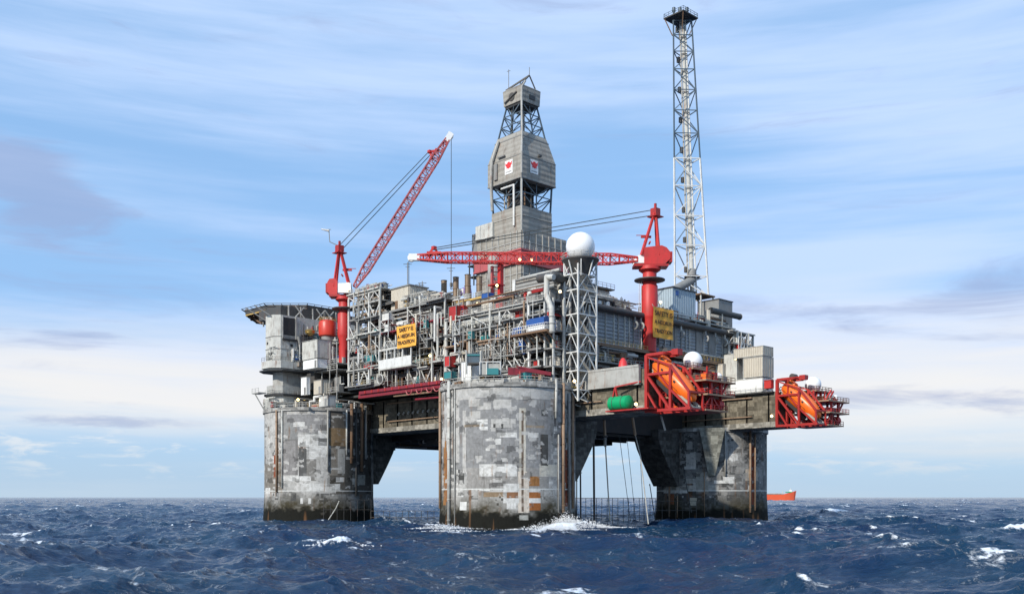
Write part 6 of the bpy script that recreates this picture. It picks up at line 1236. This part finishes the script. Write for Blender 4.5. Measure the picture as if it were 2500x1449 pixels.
# ================================================================ lines and pipes hanging in the right gap
def hang(nm, lab, pts, d, r, mat):
    P = [DP(x, y, d) for x, y in pts]; t = thing(nm, lab, 'hanging line' if r < .2 else 'riser', P[-1]); one('line' if r < .2 else 'pipe', mat, t, lambda b: b.path(P, r, 8)); one('clamp', 'dgrey', t, lambda b: b.ring(P[0]+Vector((0, 0, -.3)), r*1.6, r*.6, 'z', 10, 5)); return t
hang('riser_pipe', 'dark straight riser just right of the near shaft', [(1449, 1040), (1451, 1278)], 250, .28, 'dgrey'); hang('riser_pipe', 'thin dark riser touching the near shaft haunch', [(1417, 1150), (1418, 1278)], 240, .2, 'dgrey'); hang('riser_pipe', 'second thin dark riser between the haunch and the straight riser', [(1408, 1170), (1408, 1275)], 243, .14, 'dgrey')
hang('hanging_hose', 'thick brown hanging hose ending in a grey coupling', [(1475, 1020), (1477, 1062)], 232, .32, 'rustp'); hang('hanging_hose', 'grey coupling and pale rope below the brown hose', [(1477, 1062), (1477, 1086)], 232, .36, 'grey'); hang('rope', 'pale rope hanging to the sea below the grey coupling', [(1478, 1086), (1489, 1270)], 232, .16, 'cream')
hang('hanging_hose', 'orange brown slanting hose left of the dark haunch', [(1543, 1012), (1551, 1062)], 228, .32, 'rustp'); hang('rope', 'long slack pale rope below the slanting hose', [(1551, 1062), (1563, 1110), (1574, 1200), (1583, 1278)], 228, .13, 'offw'); hang('hanging_hose', 'short white slanting pipe under the near lifeboat station', [(1612, 1008), (1624, 1050)], 214, .22, 'offw')
hang('rope', 'first thin dark wire in the gap between the shafts', [(1512, 1062), (1539, 1270)], 245, .07, 'rope'); hang('rope', 'second thin dark wire in the gap between the shafts', [(1530, 1062), (1552, 1270)], 245, .06, 'rope'); hang('rope', 'third thin dark wire close to the dark haunch', [(1560, 1062), (1572, 1270)], 245, .06, 'rope'); hang('rope', 'dark wire slanting down across the left face of the dark shaft', [(1670, 1150), (1688, 1250)], 258, .12, 'rope'); hang('rope', 'wire beside the left edge of the dark shaft', [(1586, 1180), (1600, 1270)], 262, .12, 'rope')
def net(lab, pa, pb, d0, d1, pys, nx_):
    t = thing('boat_landing', lab, 'boat landing', DP(pa, pys[-1], d0)); b = MB()
    for py in pys: b.bar(DP(pa, py, d0), DP(pb, py+(pys[0]*0), d1), .11)
    one('rail', 'dgrey', t, lambda bb: (bb.add(b.v, b.f)), False)
    for k in range(nx_+1):
        f = k/nx_; px = pa+(pb-pa)*f; d = d0+(d1-d0)*f; one('standard', 'dgrey', t, lambda bb: bb.bar(DP(px, pys[0], d), DP(px, 1285, d), .1), False)
net('open steel boat landing frame between the near shaft and the dark shaft', 1404, 1600, 246, 262, (1215, 1236, 1256), 15); net('low steel landing frame between the left shaft and the near shaft', 905, 1075, 268, 252, (1246, 1262), 11)
net('steel landing frame standing at the foot of the left shaft', 790, 906, 262, 268, (1219, 1243), 7); net('steel landing frame at the left foot of the dark shaft', 1600, 1700, 262, 261, (1222, 1245), 6)
hang('rope', 'pale slack rope against the foot of the left shaft', [(828, 1222), (820, 1240), (797, 1275)], 261, .12, 'offw')

# ================================================================ lamps lit in daylight
for (px, py, d, near) in ((1213, 697, 243, 'beside the red mast below the crane boom'), (1269, 634, 262, 'on the red girder left of the derrick corner'), (1298, 634, 262, 'on the red girder right of the derrick corner'), (1367, 712, 214, 'under the gooseneck vents'), (1047, 738, 256, 'between the deck house and the exhaust stacks'), (998, 724, 258, 'on the corner of the yellowish deck house'), (1050, 868, 248, 'in the braced module left of the near shaft'), (1078, 925, 243, 'at the left rim of the near shaft'), (1402, 930, 212, 'at the foot of the white lattice tower'), (1741, 914, 212, 'on the near lifeboat station deck'), (1796, 876, 262, 'between the cabin and the cream containers'), (1883, 1015, 244, 'at the inner corner of the far lifeboat station'), (1552, 986, 205, 'beside the bright green tank'), (783, 977, 262, 'on the rim of the left shaft'), (728, 975, 262, 'near the left end of the left shaft rim'), (848, 707, 270, 'under the slewing house of the left crane'), (1612, 738, 246, 'right of the right crane pedestal'), (1165, 742, 238, 'on the module roof under the exhaust stacks')):
    lamp(px, py, d, near)

# ================================================================ SUPPLY VESSEL
d = 2000.
def vp(px, z, off=0): v = DP(px, 1213, d+off); return Vector((v.x, v.y, z))
t = thing('supply_vessel', 'orange red ship on the horizon, its stern hidden behind the dark right shaft', 'ship', vp(1890, 0))
A, B_ = vp(1846, 0), vp(1944, 0); dr = (B_-A).normalized(); sd = Vector((-dr.y, dr.x, 0)); L = (B_-A).length
def hull(b):
    st = [(0, 1, 13), (.5, 1, 13), (.7, 1, 13.2), (.82, .85, 16), (.93, .5, 18.5), (1.0, .06, 20.5)]; vs = []; fs = []
    for i, (f, w, h) in enumerate(st):
        xb = A+dr*L*min(f, .955 if f > .95 else f)
        for s_, z_, k in ((-1, -3, .8), (1, -3, .8), (1, h, 1), (-1, h, 1)): vs.append((xb if z_ < 0 else A+dr*L*f)+sd*8*w*s_*k+Vector((0, 0, z_)))
    for i in range(len(st)-1):
        for k in range(4): fs.append((i*4+k, i*4+(k+1) % 4, i*4+4+(k+1) % 4, i*4+4+k))
    fs += [(3, 2, 1, 0), tuple(len(st)*4-4+k for k in range(4))]; b.add(vs, fs)
one('hull', paint('ship_orange', (.85, .13, .05), .5, dirt=.1, streak=.1), t, hull, False)
def obx(b, f0, f1, w, z0, z1): b.hull8([A+dr*L*f+sd*w*s_+Vector((0, 0, z0)) for f, s_ in ((f0, -1), (f1, -1), (f1, 1), (f0, 1))], [A+dr*L*f+sd*w*s_+Vector((0, 0, z1)) for f, s_ in ((f0, -1), (f1, -1), (f1, 1), (f0, 1))])
one('foredeck', 'green', t, lambda b: obx(b, .74, .9, 4, 16.5, 18.2), False); one('mast_house', 'wbrt', t, lambda b: (obx(b, .83, .88, 3, 17, 22.5)), False); one('deck_cargo', 'lgrey', t, lambda b: obx(b, .1, .62, 5, 13, 15), False); one('bulwark', 'dgrey', t, lambda b: (obx(b, .1, .66, 8.1, 12.6, 13.2)), False); one('crane_post', 'offw', t, lambda b: b.bar(A+dr*L*.66+Vector((0, 0, 13)), A+dr*L*.66+Vector((0, 0, 19)), 1), False); one('superstructure', 'wbrt', t, lambda b: obx(b, .0, .12, 7, 13, 30), False); one('foremast', 'offw', t, lambda b: b.bar(A+dr*L*.86+Vector((0, 0, 20)), A+dr*L*.86+Vector((0, 0, 26)), .8), False)

# ================================================================ SPRAY where the swell breaks on the near shaft
rs = np.random.default_rng(17); b = MB(); so_ = bpy.data.objects
def spray(px, py, n, sx, sy, hh):
    d = CAMH*FPX/(py-1213.); cx, cy = (px-1250)/FPX*d, d
    for k in range(n):
        a, e, f = rs.normal(0, 1), rs.normal(0, 1), abs(rs.normal(0, 1)); x, y = cx+a*sx, cy+e*sy; z = .3+f*hh*.45*math.exp(-a*a*.5)
        r = float(rs.choice([.035, .05, .07, .10, .15], p=[.3, .3, .22, .13, .05]))
        c = Vector((x, y, z)); u = Vector(rs.normal(0, 1, 3)).normalized(); v = u.orthogonal().normalized(); w = u.cross(v)
        b.add([c+u*r, c+v*r, c-u*r*.8, c-v*r, c+w*r, c-w*r], [(0, 1, 4), (1, 2, 4), (2, 3, 4), (3, 0, 4), (1, 0, 5), (2, 1, 5), (3, 2, 5), (0, 3, 5)])
spray(1380, 1288, 6500, 3.0, 1.4, 2.6); spray(1425, 1290, 2600, 3.4, 1.5, 1.5); spray(1340, 1296, 1400, 3.8, 1.0, 1.4); spray(1085, 1293, 900, 3.2, 1.2, 1.0); spray(1100, 1300, 300, 2.5, 1, .6); spray(825, 1336, 700, 1.8, .8, .9)
me = bpy.data.meshes.new('sea_spray'); me.from_pydata(b.v, [], b.f); me.materials.append(M['radome']); o = bpy.data.objects.new('sea_spray', me); COL.objects.link(o)
o['label'] = 'white spray thrown up where the swell breaks against the near shaft'; o['category'] = 'spray'; o['kind'] = 'stuff'
